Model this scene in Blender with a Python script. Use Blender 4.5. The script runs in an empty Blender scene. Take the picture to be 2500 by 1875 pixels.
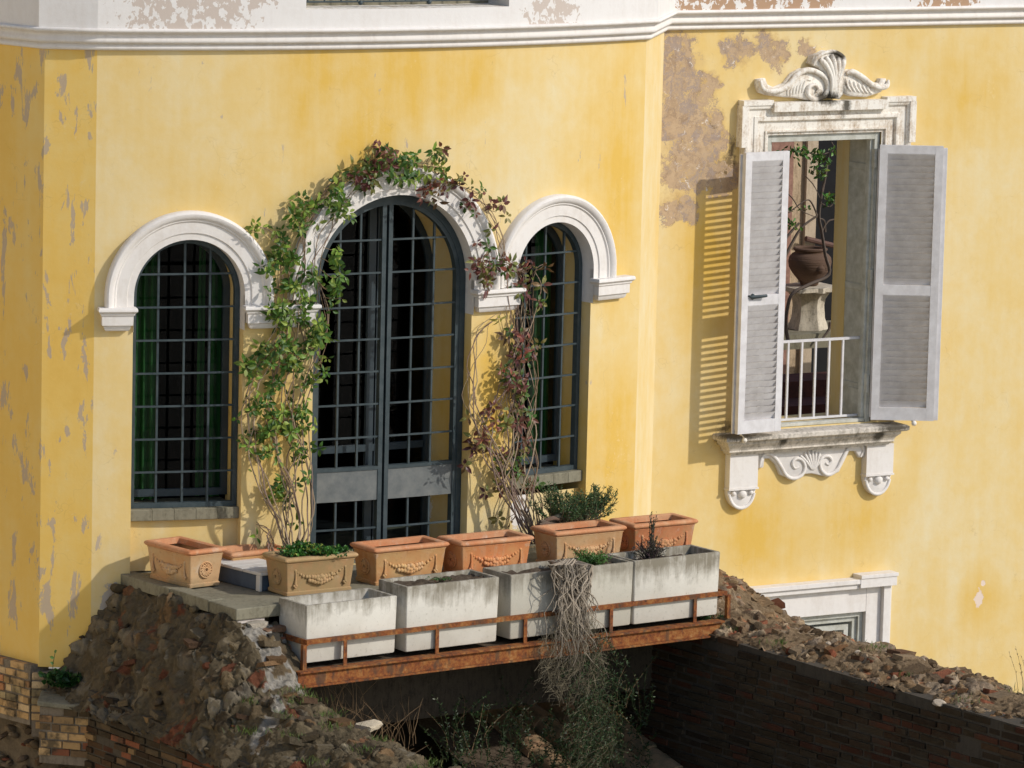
import bpy, math, random
import numpy as np
from mathutils import Vector, Matrix, noise
random.seed(7)
rnd = random.random
def U(a, b): return a + (b - a) * rnd()
PI = math.pi
scene = bpy.context.scene

# ------------------------------------------------------------------ camera, sky, sun, exposure
FOC = 11720.0                      # focal length in photograph pixels (photograph 2500 px wide)
PIT, ROL = math.radians(8.3), 0.024
_r0 = np.array([1, 0, 0.]); _u0 = np.array([0, math.sin(PIT), math.cos(PIT)])
cF = np.array([0, math.cos(PIT), -math.sin(PIT)])
cR = _r0 * math.cos(ROL) + _u0 * math.sin(ROL)
cU = _u0 * math.cos(ROL) - _r0 * math.sin(ROL)
cam_d = bpy.data.cameras.new('camera'); cam = bpy.data.objects.new('camera', cam_d)
scene.collection.objects.link(cam)
cam_d.sensor_width = 36; cam_d.lens = FOC / 2500 * 36
cam_d.clip_start = 1; cam_d.clip_end = 2000
cam.matrix_world = Matrix(((cR[0], cU[0], -cF[0], 0), (cR[1], cU[1], -cF[1], 0), (cR[2], cU[2], -cF[2], 0), (0, 0, 0, 1)))
scene.camera = cam

SAZ, SEL = math.radians(70), math.radians(34)       # sun: azimuth to the right of the camera's back axis
SUN = Vector((math.sin(SAZ) * math.cos(SEL), -math.cos(SAZ) * math.cos(SEL), math.sin(SEL)))
w = bpy.data.worlds.new('World'); scene.world = w; w.use_nodes = True
nt = w.node_tree; bg = nt.nodes['Background']
sky = nt.nodes.new('ShaderNodeTexSky'); sky.sky_type = 'NISHITA'; sky.sun_disc = False
sky.sun_elevation = SEL; sky.sun_rotation = math.atan2(SUN.x, SUN.y)
nt.links.new(sky.outputs[0], bg.inputs[0]); bg.inputs[1].default_value = 0.15
sl = bpy.data.lights.new('sun', 'SUN'); sl.energy = 2.9; sl.angle = math.radians(1.0); sl.color = (1, 0.955, 0.88)
so = bpy.data.objects.new('sun', sl); scene.collection.objects.link(so)
so.rotation_euler = SUN.to_track_quat('Z', 'Y').to_euler()
scene.view_settings.view_transform = 'Standard'; scene.view_settings.look = 'None'
scene.view_settings.exposure = -0.02; scene.view_settings.gamma = 1

# ------------------------------------------------------------------ the place's own coordinates
def ray(x, y): return cF + cR * (x - 1250) / FOC + cU * (937.5 - y) / FOC
T1, T2, RAD = math.radians(12), math.radians(49), 8.5
_q = ray(232, 600); PA = (_q / _q[1] * 40.0)[:2]                    # left end of the curved bay
CC = np.array([PA[0] - RAD * math.sin(T1), PA[1] + RAD * math.cos(T1)])
PB = np.array([CC[0] + RAD * math.sin(T2), CC[1] - RAD * math.cos(T2)])
SB = (T2 - T1) * RAD
_q = ray(1607, 600); W0 = (_q / _q[1] * (PB[1] + 1.2))[:2]          # foot of the flat right wall
TW = math.radians(30.5); WD = np.array([math.cos(TW), math.sin(TW)]); WN = np.array([math.sin(TW), -math.cos(TW)])
def BAY(s, z, off=0.0):
    th = T1 + s / RAD
    return (CC[0] + (RAD + off) * math.sin(th), CC[1] - (RAD + off) * math.cos(th), z)
def WALL(t, z, off=0.0):
    p = W0 + WD * t + WN * off
    return (p[0], p[1], z)
C0 = np.array([-2.2153, 38.6166]); TA = math.radians(36.5)
EA = np.array([math.cos(TA), math.sin(TA)]); EN = np.array([math.sin(TA), -math.cos(TA)])
def TER(a, b, z):
    p = C0 + EA * a + EN * b
    return (p[0], p[1], z)
def bay_px(x, y, off=0.0):         # where a sight line meets the bay
    q = ray(x, y); a = q[0] ** 2 + q[1] ** 2; b = -2 * (q[0] * CC[0] + q[1] * CC[1]); c = CC @ CC - (RAD + off) ** 2
    t = (-b - math.sqrt(b * b - 4 * a * c)) / (2 * a); p = q * t
    return (math.atan2(p[0] - CC[0], -(p[1] - CC[1])) - T1) * RAD, p[2]
def wall_px(x, y, off=0.0):
    q = ray(x, y); o = W0 + WN * off; t = (o @ WN) / (q[:2] @ WN); p = q * t
    return float((p[:2] - o) @ WD), float(p[2])
def ter_px(x, y, b):               # on the vertical plane at distance b in front of the terrace edge
    q = ray(x, y); o = C0 + EN * b; t = (o @ EN) / (q[:2] @ EN); p = q * t
    return float((p[:2] - C0) @ EA), float(p[2])

# ------------------------------------------------------------------ mesh helpers
class MB:
    def __init__(s): s.v = []; s.f = []; s.m = []; s.c = []; s.uv = None; s.cc = (1, 1, 1); s.use_c = False; s.uvs = {}
    def add(s, vs, fs, mi=0):
        k = len(s.v); s.v += [tuple(p) for p in vs]; s.f += [tuple(i + k for i in f) for f in fs]
        s.m += [mi] * len(fs)
        s.c += [s.cc] * len(vs)
        return k
    def color(s, c): s.cc = c; s.use_c = True
    def quad(s, a, b, c, d, mi=0): s.add([a, b, c, d], [(0, 1, 2, 3)], mi)
    def hexa(s, p, mi=0):          # p: 8 corners, bottom 0-3, top 4-7
        s.add(p, [(0, 3, 2, 1), (4, 5, 6, 7), (0, 1, 5, 4), (1, 2, 6, 5), (2, 3, 7, 6), (3, 0, 4, 7)], mi)
    def box(s, F, a0, a1, z0, z1, o0, o1, mi=0, n=1):      # box in a (a, z, off) frame
        for i in range(n):
            x0 = a0 + (a1 - a0) * i / n; x1 = a0 + (a1 - a0) * (i + 1) / n
            s.hexa([F(x0, z0, o0), F(x1, z0, o0), F(x1, z0, o1), F(x0, z0, o1), F(x0, z1, o0), F(x1, z1, o0), F(x1, z1, o1), F(x0, z1, o1)], mi)
    def lbox(s, x0, x1, y0, y1, z0, z1, mi=0):
        s.hexa([(x0, y0, z0), (x1, y0, z0), (x1, y1, z0), (x0, y1, z0), (x0, y0, z1), (x1, y0, z1), (x1, y1, z1), (x0, y1, z1)], mi)
    def rings(s, rings, closed=True, mi=0, cap=True):      # list of point rings
        k = len(s.v); n = len(rings[0])
        fs = []
        for i in range(len(rings) - 1):
            for j in range(n if closed else n - 1):
                j2 = (j + 1) % n
                fs.append((i * n + j, i * n + j2, (i + 1) * n + j2, (i + 1) * n + j))
        if cap and closed:
            fs.append(tuple(range(n - 1, -1, -1))); fs.append(tuple((len(rings) - 1) * n + j for j in range(n)))
        s.add([p for r in rings for p in r], fs, mi)
    def tube(s, pts, rad, n=6, mi=0, flat=1.0):
        pts = [Vector(p) for p in pts]
        if len(pts) < 2: return
        if not hasattr(rad, '__len__'): rad = [rad] * len(pts)
        rr = []; up = Vector((0.13, 0.21, 1)).normalized(); prev = None
        for i, p in enumerate(pts):
            d = (pts[min(i + 1, len(pts) - 1)] - pts[max(i - 1, 0)])
            d = d.normalized() if d.length > 1e-9 else Vector((0, 0, 1))
            if prev is None:
                a = d.cross(up);
                if a.length < 1e-3: a = d.cross(Vector((1, 0, 0)))
            else:
                a = prev - d * prev.dot(d)
                if a.length < 1e-6: a = d.cross(up)
            a.normalize(); b = d.cross(a); prev = a
            rr.append([p + (a * math.cos(2 * PI * k / n) + b * math.sin(2 * PI * k / n) * flat) * rad[i] for k in range(n)])
        s.rings(rr, mi=mi)
    def sweep(s, F, path, prof, mi=0, caps=True):   # path: [(u, z, nu, nz)] in frame F, prof: [(dr, off)]
        rr = [[F(u + nu * dr, z + nz * dr, off) for dr, off in prof] for u, z, nu, nz in path]
        k = len(s.v); n = len(prof); fs = []
        for i in range(len(rr) - 1):
            for j in range(n - 1):
                fs.append((i * n + j, i * n + j + 1, (i + 1) * n + j + 1, (i + 1) * n + j))
        if caps:
            fs.append(tuple(range(n))); fs.append(tuple((len(rr) - 1) * n + j for j in range(n - 1, -1, -1)))
        s.add([p for r in rr for p in r], fs, mi)
    def ball(s, c, r, mi=0, seg=8, rin=5, M=None):
        if not hasattr(r, '__len__'): r = (r, r, r)
        vs = []
        for i in range(rin + 1):
            a = PI * i / rin
            for j in range(seg):
                t = 2 * PI * j / seg
                p = Vector((r[0] * math.sin(a) * math.cos(t), r[1] * math.sin(a) * math.sin(t), r[2] * math.cos(a)))
                if M: p = M @ p
                vs.append((c[0] + p.x, c[1] + p.y, c[2] + p.z))
        fs = [(i * seg + j, i * seg + (j + 1) % seg, (i + 1) * seg + (j + 1) % seg, (i + 1) * seg + j) for i in range(rin) for j in range(seg)]
        s.add(vs, fs, mi)
    def build(s, name, mats, parent=None, smooth=40, uvf=None, bevel=0, tex_uv=None, loc=None):
        if not isinstance(mats, (list, tuple)): mats = [mats]
        me = bpy.data.meshes.new(name)
        L = (0, 0, 0)
        o = bpy.data.objects.new(name, me)
        if parent is not None:
            L = WORLD.get(parent.name, (0, 0, 0)) if not LOCAL else (0, 0, 0)
        elif loc is not None: L = loc
        vs = s.v if L == (0, 0, 0) else [(p[0] - L[0], p[1] - L[1], p[2] - L[2]) for p in s.v]
        me.from_pydata(vs, [], s.f)
        if tex_uv is not None:
            uvl = me.uv_layers.new(name='UVMap')
            li = np.zeros(len(me.loops), dtype=np.int32); me.loops.foreach_get('vertex_index', li)
            arr = np.array(tex_uv, dtype=np.float32)[li]
            uvl.data.foreach_set('uv', arr.ravel())
        if s.use_c:
            ca = me.color_attributes.new('Col', 'FLOAT_COLOR', 'POINT')
            arr = np.ones((len(s.v), 4), dtype=np.float32); arr[:, :3] = np.array(s.c, dtype=np.float32)
            ca.data.foreach_set('color', arr.ravel())
        for m in mats: me.materials.append(m)
        if len(mats) > 1: me.polygons.foreach_set('material_index', s.m)
        me.validate(); me.update()
        if smooth:
            me.polygons.foreach_set('use_smooth', [True] * len(me.polygons)); me.set_sharp_from_angle(angle=math.radians(smooth))
        scene.collection.objects.link(o)
        if parent is not None:
            o.parent = parent
            if not LOCAL:
                WORLD[o.name] = L
        elif loc is not None: o.location = loc; WORLD[o.name] = tuple(loc)
        if bevel:
            b = o.modifiers.new('bevel', 'BEVEL'); b.width = bevel; b.segments = 2; b.limit_method = 'ANGLE'; b.angle_limit = math.radians(40)
        return o
WORLD = {}; LOCAL = False
def tag(o, label, cat=None, group=None, kind=None):
    if label: o['label'] = label
    if cat: o['category'] = cat
    if group: o['group'] = group
    if kind: o['kind'] = kind
    return o
def thing(name, label, cat, loc=(0, 0, 0), group=None, rotz=0):
    o = bpy.data.objects.new(name, None); scene.collection.objects.link(o)
    o.location = loc; o.rotation_euler = (0, 0, rotz); o.empty_display_size = 0.1
    WORLD[o.name] = tuple(loc)
    return tag(o, label, cat, group)
def fix_normals(o):
    import bmesh
    bm = bmesh.new(); bm.from_mesh(o.data); bmesh.ops.recalc_face_normals(bm, faces=bm.faces); bm.to_mesh(o.data); bm.free()

# ------------------------------------------------------------------ materials
class NT:
    def __init__(s, name):
        s.mat = bpy.data.materials.new(name); s.mat.use_nodes = True; s.t = s.mat.node_tree
        s.b = s.t.nodes['Principled BSDF']; s.b.inputs['Roughness'].default_value = 0.85
        s.b.inputs['Specular IOR Level'].default_value = 0.25
        s.co = None
    def n(s, typ, **k):
        nd = s.t.nodes.new(typ)
        for a, v in k.items(): setattr(nd, a, v)
        return nd
    def l(s, a, b): s.t.links.new(a, b)
    def coord(s, kind='Object'):
        if kind == 'World': return s.n('ShaderNodeNewGeometry').outputs['Position']
        return s.n('ShaderNodeTexCoord').outputs[kind]
    def mapv(s, v, scale=(1, 1, 1), loc=(0, 0, 0)):
        m = s.n('ShaderNodeMapping'); m.inputs['Scale'].default_value = scale; m.inputs['Location'].default_value = loc
        s.l(v, m.inputs['Vector']); return m.outputs[0]
    def noise(s, v, sc, det=5, rough=0.6, dist=0.0):
        m = s.n('ShaderNodeTexNoise'); m.inputs['Scale'].default_value = sc; m.inputs['Detail'].default_value = det
        m.inputs['Roughness'].default_value = rough; m.inputs['Distortion'].default_value = dist
        s.l(v, m.inputs['Vector']); return m.outputs['Fac']
    def ramp(s, f, stops, interp='LINEAR'):
        m = s.n('ShaderNodeValToRGB'); m.color_ramp.interpolation = interp
        e = m.color_ramp.elements
        while len(e) < len(stops): e.new(0.5)
        for i, (p, c) in enumerate(stops):
            e[i].position = p; e[i].color = (c, c, c, 1) if not hasattr(c, '__len__') else (*c, 1)
        s.l(f, m.inputs[0]); return m.outputs[0]
    def math(s, op, a, b=None, clamp=False):
        m = s.n('ShaderNodeMath', operation=op); m.use_clamp = clamp
        for i, x in enumerate((a, b)):
            if x is None: continue
            if isinstance(x, (int, float)): m.inputs[i].default_value = x
            else: s.l(x, m.inputs[i])
        return m.outputs[0]
    def mix(s, f, a, b, mode='MIX'):
        m = s.n('ShaderNodeMix', data_type='RGBA', blend_type=mode)
        for sock, x in ((m.inputs['Factor'], f), (m.inputs['A'], a), (m.inputs['B'], b)):
            if isinstance(x, (int, float)): sock.default_value = x
            elif isinstance(x, (tuple, list)): sock.default_value = (*x, 1)
            else: s.l(x, sock)
        return m.outputs['Result']
    def warp(s, uv, amt=0.22, sc=5.0):
        nz = s.n('ShaderNodeTexNoise'); nz.inputs['Scale'].default_value = sc; nz.inputs['Detail'].default_value = 6; nz.inputs['Roughness'].default_value = 0.7; s.l(uv, nz.inputs['Vector'])
        sb_ = s.n('ShaderNodeVectorMath', operation='SUBTRACT'); s.l(nz.outputs['Color'], sb_.inputs[0]); sb_.inputs[1].default_value = (.5, .5, .5)
        sc_ = s.n('ShaderNodeVectorMath', operation='SCALE'); s.l(sb_.outputs[0], sc_.inputs[0]); sc_.inputs['Scale'].default_value = amt * 2
        ad = s.n('ShaderNodeVectorMath', operation='ADD'); s.l(uv, ad.inputs[0]); s.l(sc_.outputs[0], ad.inputs[1]); return ad.outputs[0]
    def blobs(s, uv, lst):         # union of soft ellipses (cx, cy, rx, ry) in the uv plane: 1 in the centre, 0 at the rim
        out = None
        for cx, cy, rx, ry in lst:
            m = s.n('ShaderNodeMapping'); m.vector_type = 'POINT'
            m.inputs['Scale'].default_value = (1 / rx, 1 / ry, 0); m.inputs['Location'].default_value = (-cx / rx, -cy / ry, 0)
            s.l(uv, m.inputs['Vector'])
            ln = s.n('ShaderNodeVectorMath', operation='LENGTH'); s.l(m.outputs[0], ln.inputs[0])
            d = s.math('SUBTRACT', 1.0, ln.outputs['Value'], clamp=True)
            out = d if out is None else s.math('MAXIMUM', out, d)
        return out
    def bump(s, h, strength=0.3, dist=0.01, prev=None):
        m = s.n('ShaderNodeBump'); m.inputs['Strength'].default_value = strength; m.inputs['Distance'].default_value = dist
        s.l(h, m.inputs['Height'])
        if prev is not None: s.l(prev, m.inputs['Normal'])
        s.l(m.outputs[0], s.b.inputs['Normal']); return m.outputs[0]
    def out(s, col, rough=None):
        if isinstance(col, (tuple, list)): s.b.inputs['Base Color'].default_value = (*col, 1)
        else: s.l(col, s.b.inputs['Base Color'])
        if rough is not None:
            if isinstance(rough, (int, float)): s.b.inputs['Roughness'].default_value = rough
            else: s.l(rough, s.b.inputs['Roughness'])
        return s.mat

Y_PALE, Y_MID, Y_DEEP = (0.71, 0.59, 0.35), (0.70, 0.52, 0.225), (0.67, 0.43, 0.095)
S_PALE, S_MID, S_DEEP = (0.76, 0.56, 0.21), (0.76, 0.50, 0.13), (0.70, 0.41, 0.07)
def yellow_plaster(name, peel=None, streak=None, grey=0.0, extra=None, warm=0.0, tones=None, dark=None):
    m = NT(name); uv = m.coord('UV')
    big = m.noise(m.mapv(uv, (0.8, 0.45, 1)), 1.3, 4, 0.55)
    st = m.noise(m.mapv(uv, (5.0, 0.35, 1)), 1.5, 5, 0.6)
    mid = m.noise(uv, 7, 6, 0.65)
    cl = m.noise(m.mapv(uv, (1, 0.8, 1), (4, 2, 0)), 3.1, 7, 0.62, 0.35)
    v = m.math('ADD', m.math('ADD', m.math('MULTIPLY', big, 0.42), m.math('MULTIPLY', cl, 0.24)), m.math('ADD', m.math('MULTIPLY', st, 0.16), m.math('MULTIPLY', mid, 0.18)))
    if warm: v = m.math('ADD', v, warm)
    if streak:
        sb = m.blobs(uv, streak); sf = m.math('MULTIPLY', sb, m.math('ADD', 0.35, st))
        v = m.math('ADD', v, m.math('MULTIPLY', sf, 0.27))
    col = m.ramp(v, list(zip((0.38, 0.53, 0.74), tones or (Y_PALE, Y_MID, Y_DEEP))))
    # small scuffs where the pale undercoat shows
    n2 = m.noise(uv, 22, 8, 0.72)
    n3 = m.noise(m.mapv(uv, (1, 0.6, 1)), 2.6, 4, 0.6)
    sc = m.ramp(m.math('ADD', m.math('MULTIPLY', n2, 0.5), m.math('MULTIPLY', n3, 0.5)), [(0.60, 0.0), (0.64, 1.0)])
    col = m.mix(m.math('MULTIPLY', sc, 0.4), col, (0.74, 0.58, 0.31))
    if grey:
        gz = m.noise(m.mapv(uv, (3.2, 0.85, 1)), 2.2, 8, 0.68, 0.3)
        g = m.ramp(gz, [(grey, 0.0), (grey + 0.015, 1.0)])
        col = m.mix(m.math('MULTIPLY', g, 0.75), col, (0.40, 0.33, 0.29))
    h = m.math('ADD', m.math('MULTIPLY', mid, 0.6), m.math('MULTIPLY', n2, 0.25))
    uv0 = uv
    if peel:
        uv = m.warp(uv0, .24, 4.5); n5 = m.noise(uv, 4.2, 10, 0.68, 0.4)
        n7 = m.noise(uv, 26, 8, 0.75); bl = m.math('MINIMUM', m.blobs(uv, peel), 0.62)
        pk = m.math('ADD', m.math('MULTIPLY', bl, 0.95), m.math('ADD', m.math('MULTIPLY', n5, 2.1), m.math('MULTIPLY', n7, 0.6)))
        f1 = m.math('MULTIPLY', m.ramp(m.math('SUBTRACT', pk, 0.80), [(0.845, 0.0), (0.85, 1.0)]), m.math('GREATER_THAN', m.blobs(uv, peel), 0.02))            # ochre-brown old coat
        f2 = m.ramp(m.math('ADD', pk, m.math('MULTIPLY', m.noise(uv, 9, 6, 0.7), 0.35)), [(1.19, 0.0), (1.2, 1.0)])     # bare purple-grey render
        f2 = m.n('ShaderNodeMath', operation='GREATER_THAN').outputs[0] if False else f2
        bc = m.mix(m.noise(uv, 12, 6, 0.7), (0.36, 0.235, 0.14), (0.60, 0.45, 0.29))
        gc = m.mix(m.noise(uv, 16, 6, 0.7), (0.21, 0.15, 0.12), (0.50, 0.40, 0.33))
        n6 = m.math('GREATER_THAN', m.noise(m.mapv(uv, (1.3, 1, 1), (3, 1, 0)), 4.2, 9, 0.75, 0.7), 0.53)
        halo = m.ramp(m.math('SUBTRACT', m.math('ADD', m.math('MULTIPLY', m.blobs(uv, peel), 1.2), m.noise(m.mapv(uv, (2, .7, 1)), 5, 7, .7)), 0.2), [(0.40, 0.0), (0.95, 0.75)])
        col = m.mix(halo, col, (0.52, 0.34, 0.14))
        dk = m.blobs(uv, dark or [(0, 0, .01, .01)]); col = m.mix(m.ramp(m.math('ADD', m.math('MULTIPLY', dk, .8), m.math('MULTIPLY', m.noise(uv, 8, 8, .72), .8)), [(0.62, 0.0), (0.95, 0.85)]), col, (0.13, 0.09, 0.05))
        f1 = m.math('MULTIPLY', f1, m.math('LESS_THAN', m.noise(m.mapv(uv, (1, .8, 1), (1, 7, 0)), 7.5, 9, .75, .6), .59))
        bc = m.mix(m.ramp(m.noise(m.mapv(uv, (3, .8, 1)), 6, 8, .75), [(.5, 0.0), (.66, .8)]), bc, (.20, .13, .085))
        col = m.mix(f1, col, bc); both = m.math('MULTIPLY', f1, n6)
        col = m.mix(both, col, gc)
        wf = m.math('MULTIPLY', f1, m.math('GREATER_THAN', m.noise(m.mapv(uv, (2, 1, 1), (8, 2, 0)), 9, 8, 0.7), 0.63))
        col = m.mix(wf, col, (0.74, 0.68, 0.62))
        h = m.math('SUBTRACT', h, m.math('ADD', m.math('MULTIPLY', f1, 0.9), m.math('MULTIPLY', both, 1.0)))
    uv = uv0
    if extra:                       # repaired / bare spots: (list of ellipses, colour, threshold)
        for lst, c, th in extra:
            k = m.math('ADD', m.math('MULTIPLY', m.blobs(uv, lst), 0.6), m.math('MULTIPLY', m.noise(uv, 9, 9, 0.72), 0.9))
            f = m.ramp(k, [(th, 0.0), (th + 0.03, 1.0)])
            col = m.mix(f, col, c)
            h = m.math('SUBTRACT', h, m.math('MULTIPLY', f, 0.5))
    # hairline cracks
    vo = m.n('ShaderNodeTexVoronoi', feature='DISTANCE_TO_EDGE'); vo.inputs['Scale'].default_value = 1.7
    dv = m.n('ShaderNodeVectorMath', operation='ADD'); m.l(uv, dv.inputs[0])
    nn = m.n('ShaderNodeTexNoise'); nn.inputs['Scale'].default_value = 6; m.l(uv, nn.inputs['Vector'])
    sc2 = m.n('ShaderNodeVectorMath', operation='SCALE'); m.l(nn.outputs['Color'], sc2.inputs[0]); sc2.inputs['Scale'].default_value = 0.35
    m.l(sc2.outputs[0], dv.inputs[1]); m.l(dv.outputs[0], vo.inputs['Vector'])
    ck = m.math('MULTIPLY', m.ramp(vo.outputs['Distance'], [(0.0, 1.0), (0.006, 0.0)]), m.ramp(n3, [(0.5, 0.0), (0.58, 1.0)]))
    col = m.mix(m.math('MULTIPLY', ck, 0.22), col, (0.30, 0.18, 0.08))
    m.bump(h, 0.35, 0.012)
    return m.out(col, 0.9)

def stucco(name, base, dirt=(0.36, 0.27, 0.19), amt=0.55, sc=1.0, peel=0.0, coord='World', blob=None, bt=0.62, grime=None):
    m = NT(name); p = m.coord(coord)
    a = m.noise(p, 3 * sc, 6, 0.65); b = m.noise(p, 24 * sc, 7, 0.7); v = m.noise(m.mapv(p, (4, 4, 0.7)), 4 * sc, 5, 0.6)
    k = m.math('ADD', m.math('MULTIPLY', a, 0.4), m.math('ADD', m.math('MULTIPLY', b, 0.25), m.math('MULTIPLY', v, 0.35)))
    f = m.ramp(k, [(0.47, 0.0), (0.68, 1.0)])
    col = m.mix(m.math('MULTIPLY', f, amt), base, dirt)
    h = m.math('ADD', b, m.math('MULTIPLY', a, 0.5))
    for (gx, gy, gz), rx, rz in grime or []:      # dark run-off stains of their own shape
        mp = m.n('ShaderNodeMapping'); mp.inputs['Scale'].default_value = (1 / rx, 1 / rx, 1 / rz); mp.inputs['Location'].default_value = (-gx / rx, -gy / rx, -gz / rz)
        m.l(m.coord('World'), mp.inputs['Vector']); ln = m.n('ShaderNodeVectorMath', operation='LENGTH'); m.l(mp.outputs[0], ln.inputs[0])
        k2 = m.math('ADD', m.math('SUBTRACT', 1.0, ln.outputs['Value'], clamp=True), m.math('MULTIPLY', b, 0.7))
        col = m.mix(m.ramp(k2, [(0.45, 0.0), (0.95, 0.92)]), col, (0.055, 0.045, 0.03))
    if peel:
        g = m.ramp(m.noise(p, 5 * sc, 9, 0.72, 0.3), [(peel, 0.0), (peel + 0.01, 1.0)])
        col = m.mix(g, col, (0.52, 0.40, 0.33)); h = m.math('SUBTRACT', h, g)
    if blob:
        for lst, c, th in blob:
            uv = m.coord('UV')
            bb = m.blobs(uv, lst); k = m.math('MULTIPLY', m.math('ADD', m.math('MULTIPLY', m.math('MINIMUM', bb, 0.5), 0.5), m.math('MULTIPLY', m.noise(m.mapv(uv, (1.5, 1.1, 1)), 9, 7, 0.62, 0.3), 1.5)), m.math('GREATER_THAN', bb, 0.03))
            g = m.ramp(k, [(th, 0.0), (th + 0.015, 1.0)])
            col = m.mix(g, col, c); h = m.math('SUBTRACT', h, g)
    m.bump(h, 0.25, 0.006)
    return m.out(col, 0.85)

def metal_paint(name, c, c2, rough=0.5):
    m = NT(name); p = m.coord('World')
    a = m.noise(p, 9, 6, 0.65); b = m.noise(p, 60, 4, 0.6)
    m.bump(b, 0.15, 0.002)
    m.b.inputs['Specular IOR Level'].default_value = 0.4
    return m.out(m.mix(m.ramp(a, [(0.35, 0.0), (0.7, 1.0)]), c, c2), rough)

def rust():
    m = NT('rusty_steel'); p = m.coord('World')
    a = m.noise(p, 8, 8, 0.75, .4); b = m.noise(p, 30, 8, 0.75); c = m.noise(m.mapv(p, (1, 1, .4)), 14, 6, 0.6)
    col = m.ramp(m.math('ADD', m.math('MULTIPLY', a, 0.55), m.math('MULTIPLY', b, 0.45)), [(0.38, (0.05, 0.024, 0.015)), (0.47, (0.20, 0.06, 0.018)), (0.54, (0.27, 0.105, 0.028)), (0.66, (0.38, 0.22, 0.09))])
    col = m.mix(m.ramp(c, [(0.52, 0.0), (0.62, 0.75)]), col, (0.075, 0.045, 0.028))
    m.bump(b, 0.5, 0.004)
    return m.out(col, 0.85)

def terracotta(name, moss=0.0, tint=(0.62, 0.30, 0.14), pale=(0.70, 0.42, 0.22)):
    m = NT(name); p = m.coord('Object'); oi = m.n('ShaderNodeObjectInfo')
    ad = m.n('ShaderNodeVectorMath', operation='ADD'); m.l(p, ad.inputs[0])
    sc = m.n('ShaderNodeVectorMath', operation='SCALE'); cx = m.n('ShaderNodeCombineXYZ'); m.l(oi.outputs['Random'], cx.inputs[0]); m.l(cx.outputs[0], sc.inputs[0]); sc.inputs['Scale'].default_value = 30
    m.l(sc.outputs[0], ad.inputs[1]); p = ad.outputs[0]
    a = m.noise(p, 3.5, 6, 0.65); b = m.noise(p, 30, 7, 0.7); v = m.noise(m.mapv(p, (3, 3, 0.6)), 5, 5, 0.6)
    col = m.mix(m.ramp(a, [(0.35, 0.0), (0.65, 1.0)]), tint, pale)
    col = m.mix(m.ramp(v, [(0.54, 0.0), (0.72, 0.45)]), col, (0.62, 0.42, 0.25))
    col = m.mix(m.ramp(b, [(0.56, 0.0), (0.72, 0.55)]), col, (0.25, 0.12, 0.06))
    col = m.mix(m.ramp(m.noise(m.mapv(p, (1, 1, .8), (5, 0, 0)), 7, 8, .72), [(0.57, 0.0), (0.68, 0.55)]), col, (0.58, 0.48, 0.38))
    sx = m.n('ShaderNodeSeparateXYZ'); m.l(m.coord('Object'), sx.inputs[0])
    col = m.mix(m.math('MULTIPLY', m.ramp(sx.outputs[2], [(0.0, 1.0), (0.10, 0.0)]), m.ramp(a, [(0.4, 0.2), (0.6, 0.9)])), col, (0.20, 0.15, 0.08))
    if moss:
        col = m.mix(m.ramp(m.noise(p, 4.5, 6, 0.7), [(0.56 - moss * 0.2, 0.0), (0.75 - moss * 0.2, 0.8)]), col, (0.33, 0.235, 0.11))
    m.bump(b, 0.3, 0.004)
    return m.out(col, 0.85)

def concrete(name='pale_concrete', base=(0.62, 0.585, 0.51), dark=(0.17, 0.145, 0.10)):
    m = NT(name); p = m.coord('Object'); oi = m.n('ShaderNodeObjectInfo')
    ad = m.n('ShaderNodeVectorMath', operation='ADD'); m.l(p, ad.inputs[0])
    cx = m.n('ShaderNodeCombineXYZ'); m.l(m.math('MULTIPLY', oi.outputs['Random'], 20), cx.inputs[0]); m.l(cx.outputs[0], ad.inputs[1]); q = ad.outputs[0]
    a = m.noise(q, 3, 6, 0.65); b = m.noise(q, 34, 8, 0.72)
    v = m.math('ADD', m.math('MULTIPLY', m.noise(m.mapv(q, (5, 5, 0.7)), 2.4, 7, 0.7), 0.6), m.math('MULTIPLY', m.noise(q, 6, 8, 0.72, 0.5), 0.4))
    sep = m.n('ShaderNodeSeparateXYZ'); m.l(p, sep.inputs[0])
    top = m.ramp(sep.outputs[2], [(0.22, 0.0), (0.5, 1.0)])          # grime runs down from the rim
    k = m.math('ADD', m.math('MULTIPLY', v, 0.75), m.math('MULTIPLY', top, 0.28))
    col = m.mix(m.ramp(a, [(0.4, 0.0), (0.7, 0.7)]), base, (0.50, 0.46, 0.385))
    col = m.mix(m.ramp(k, [(0.50, 0.0), (0.68, 0.9)]), col, dark)
    col = m.mix(m.ramp(b, [(0.58, 0.0), (0.70, 0.55)]), col, dark)
    m.bump(m.math('ADD', b, a), 0.35, 0.005)
    return m.out(col, 0.92)

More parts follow.
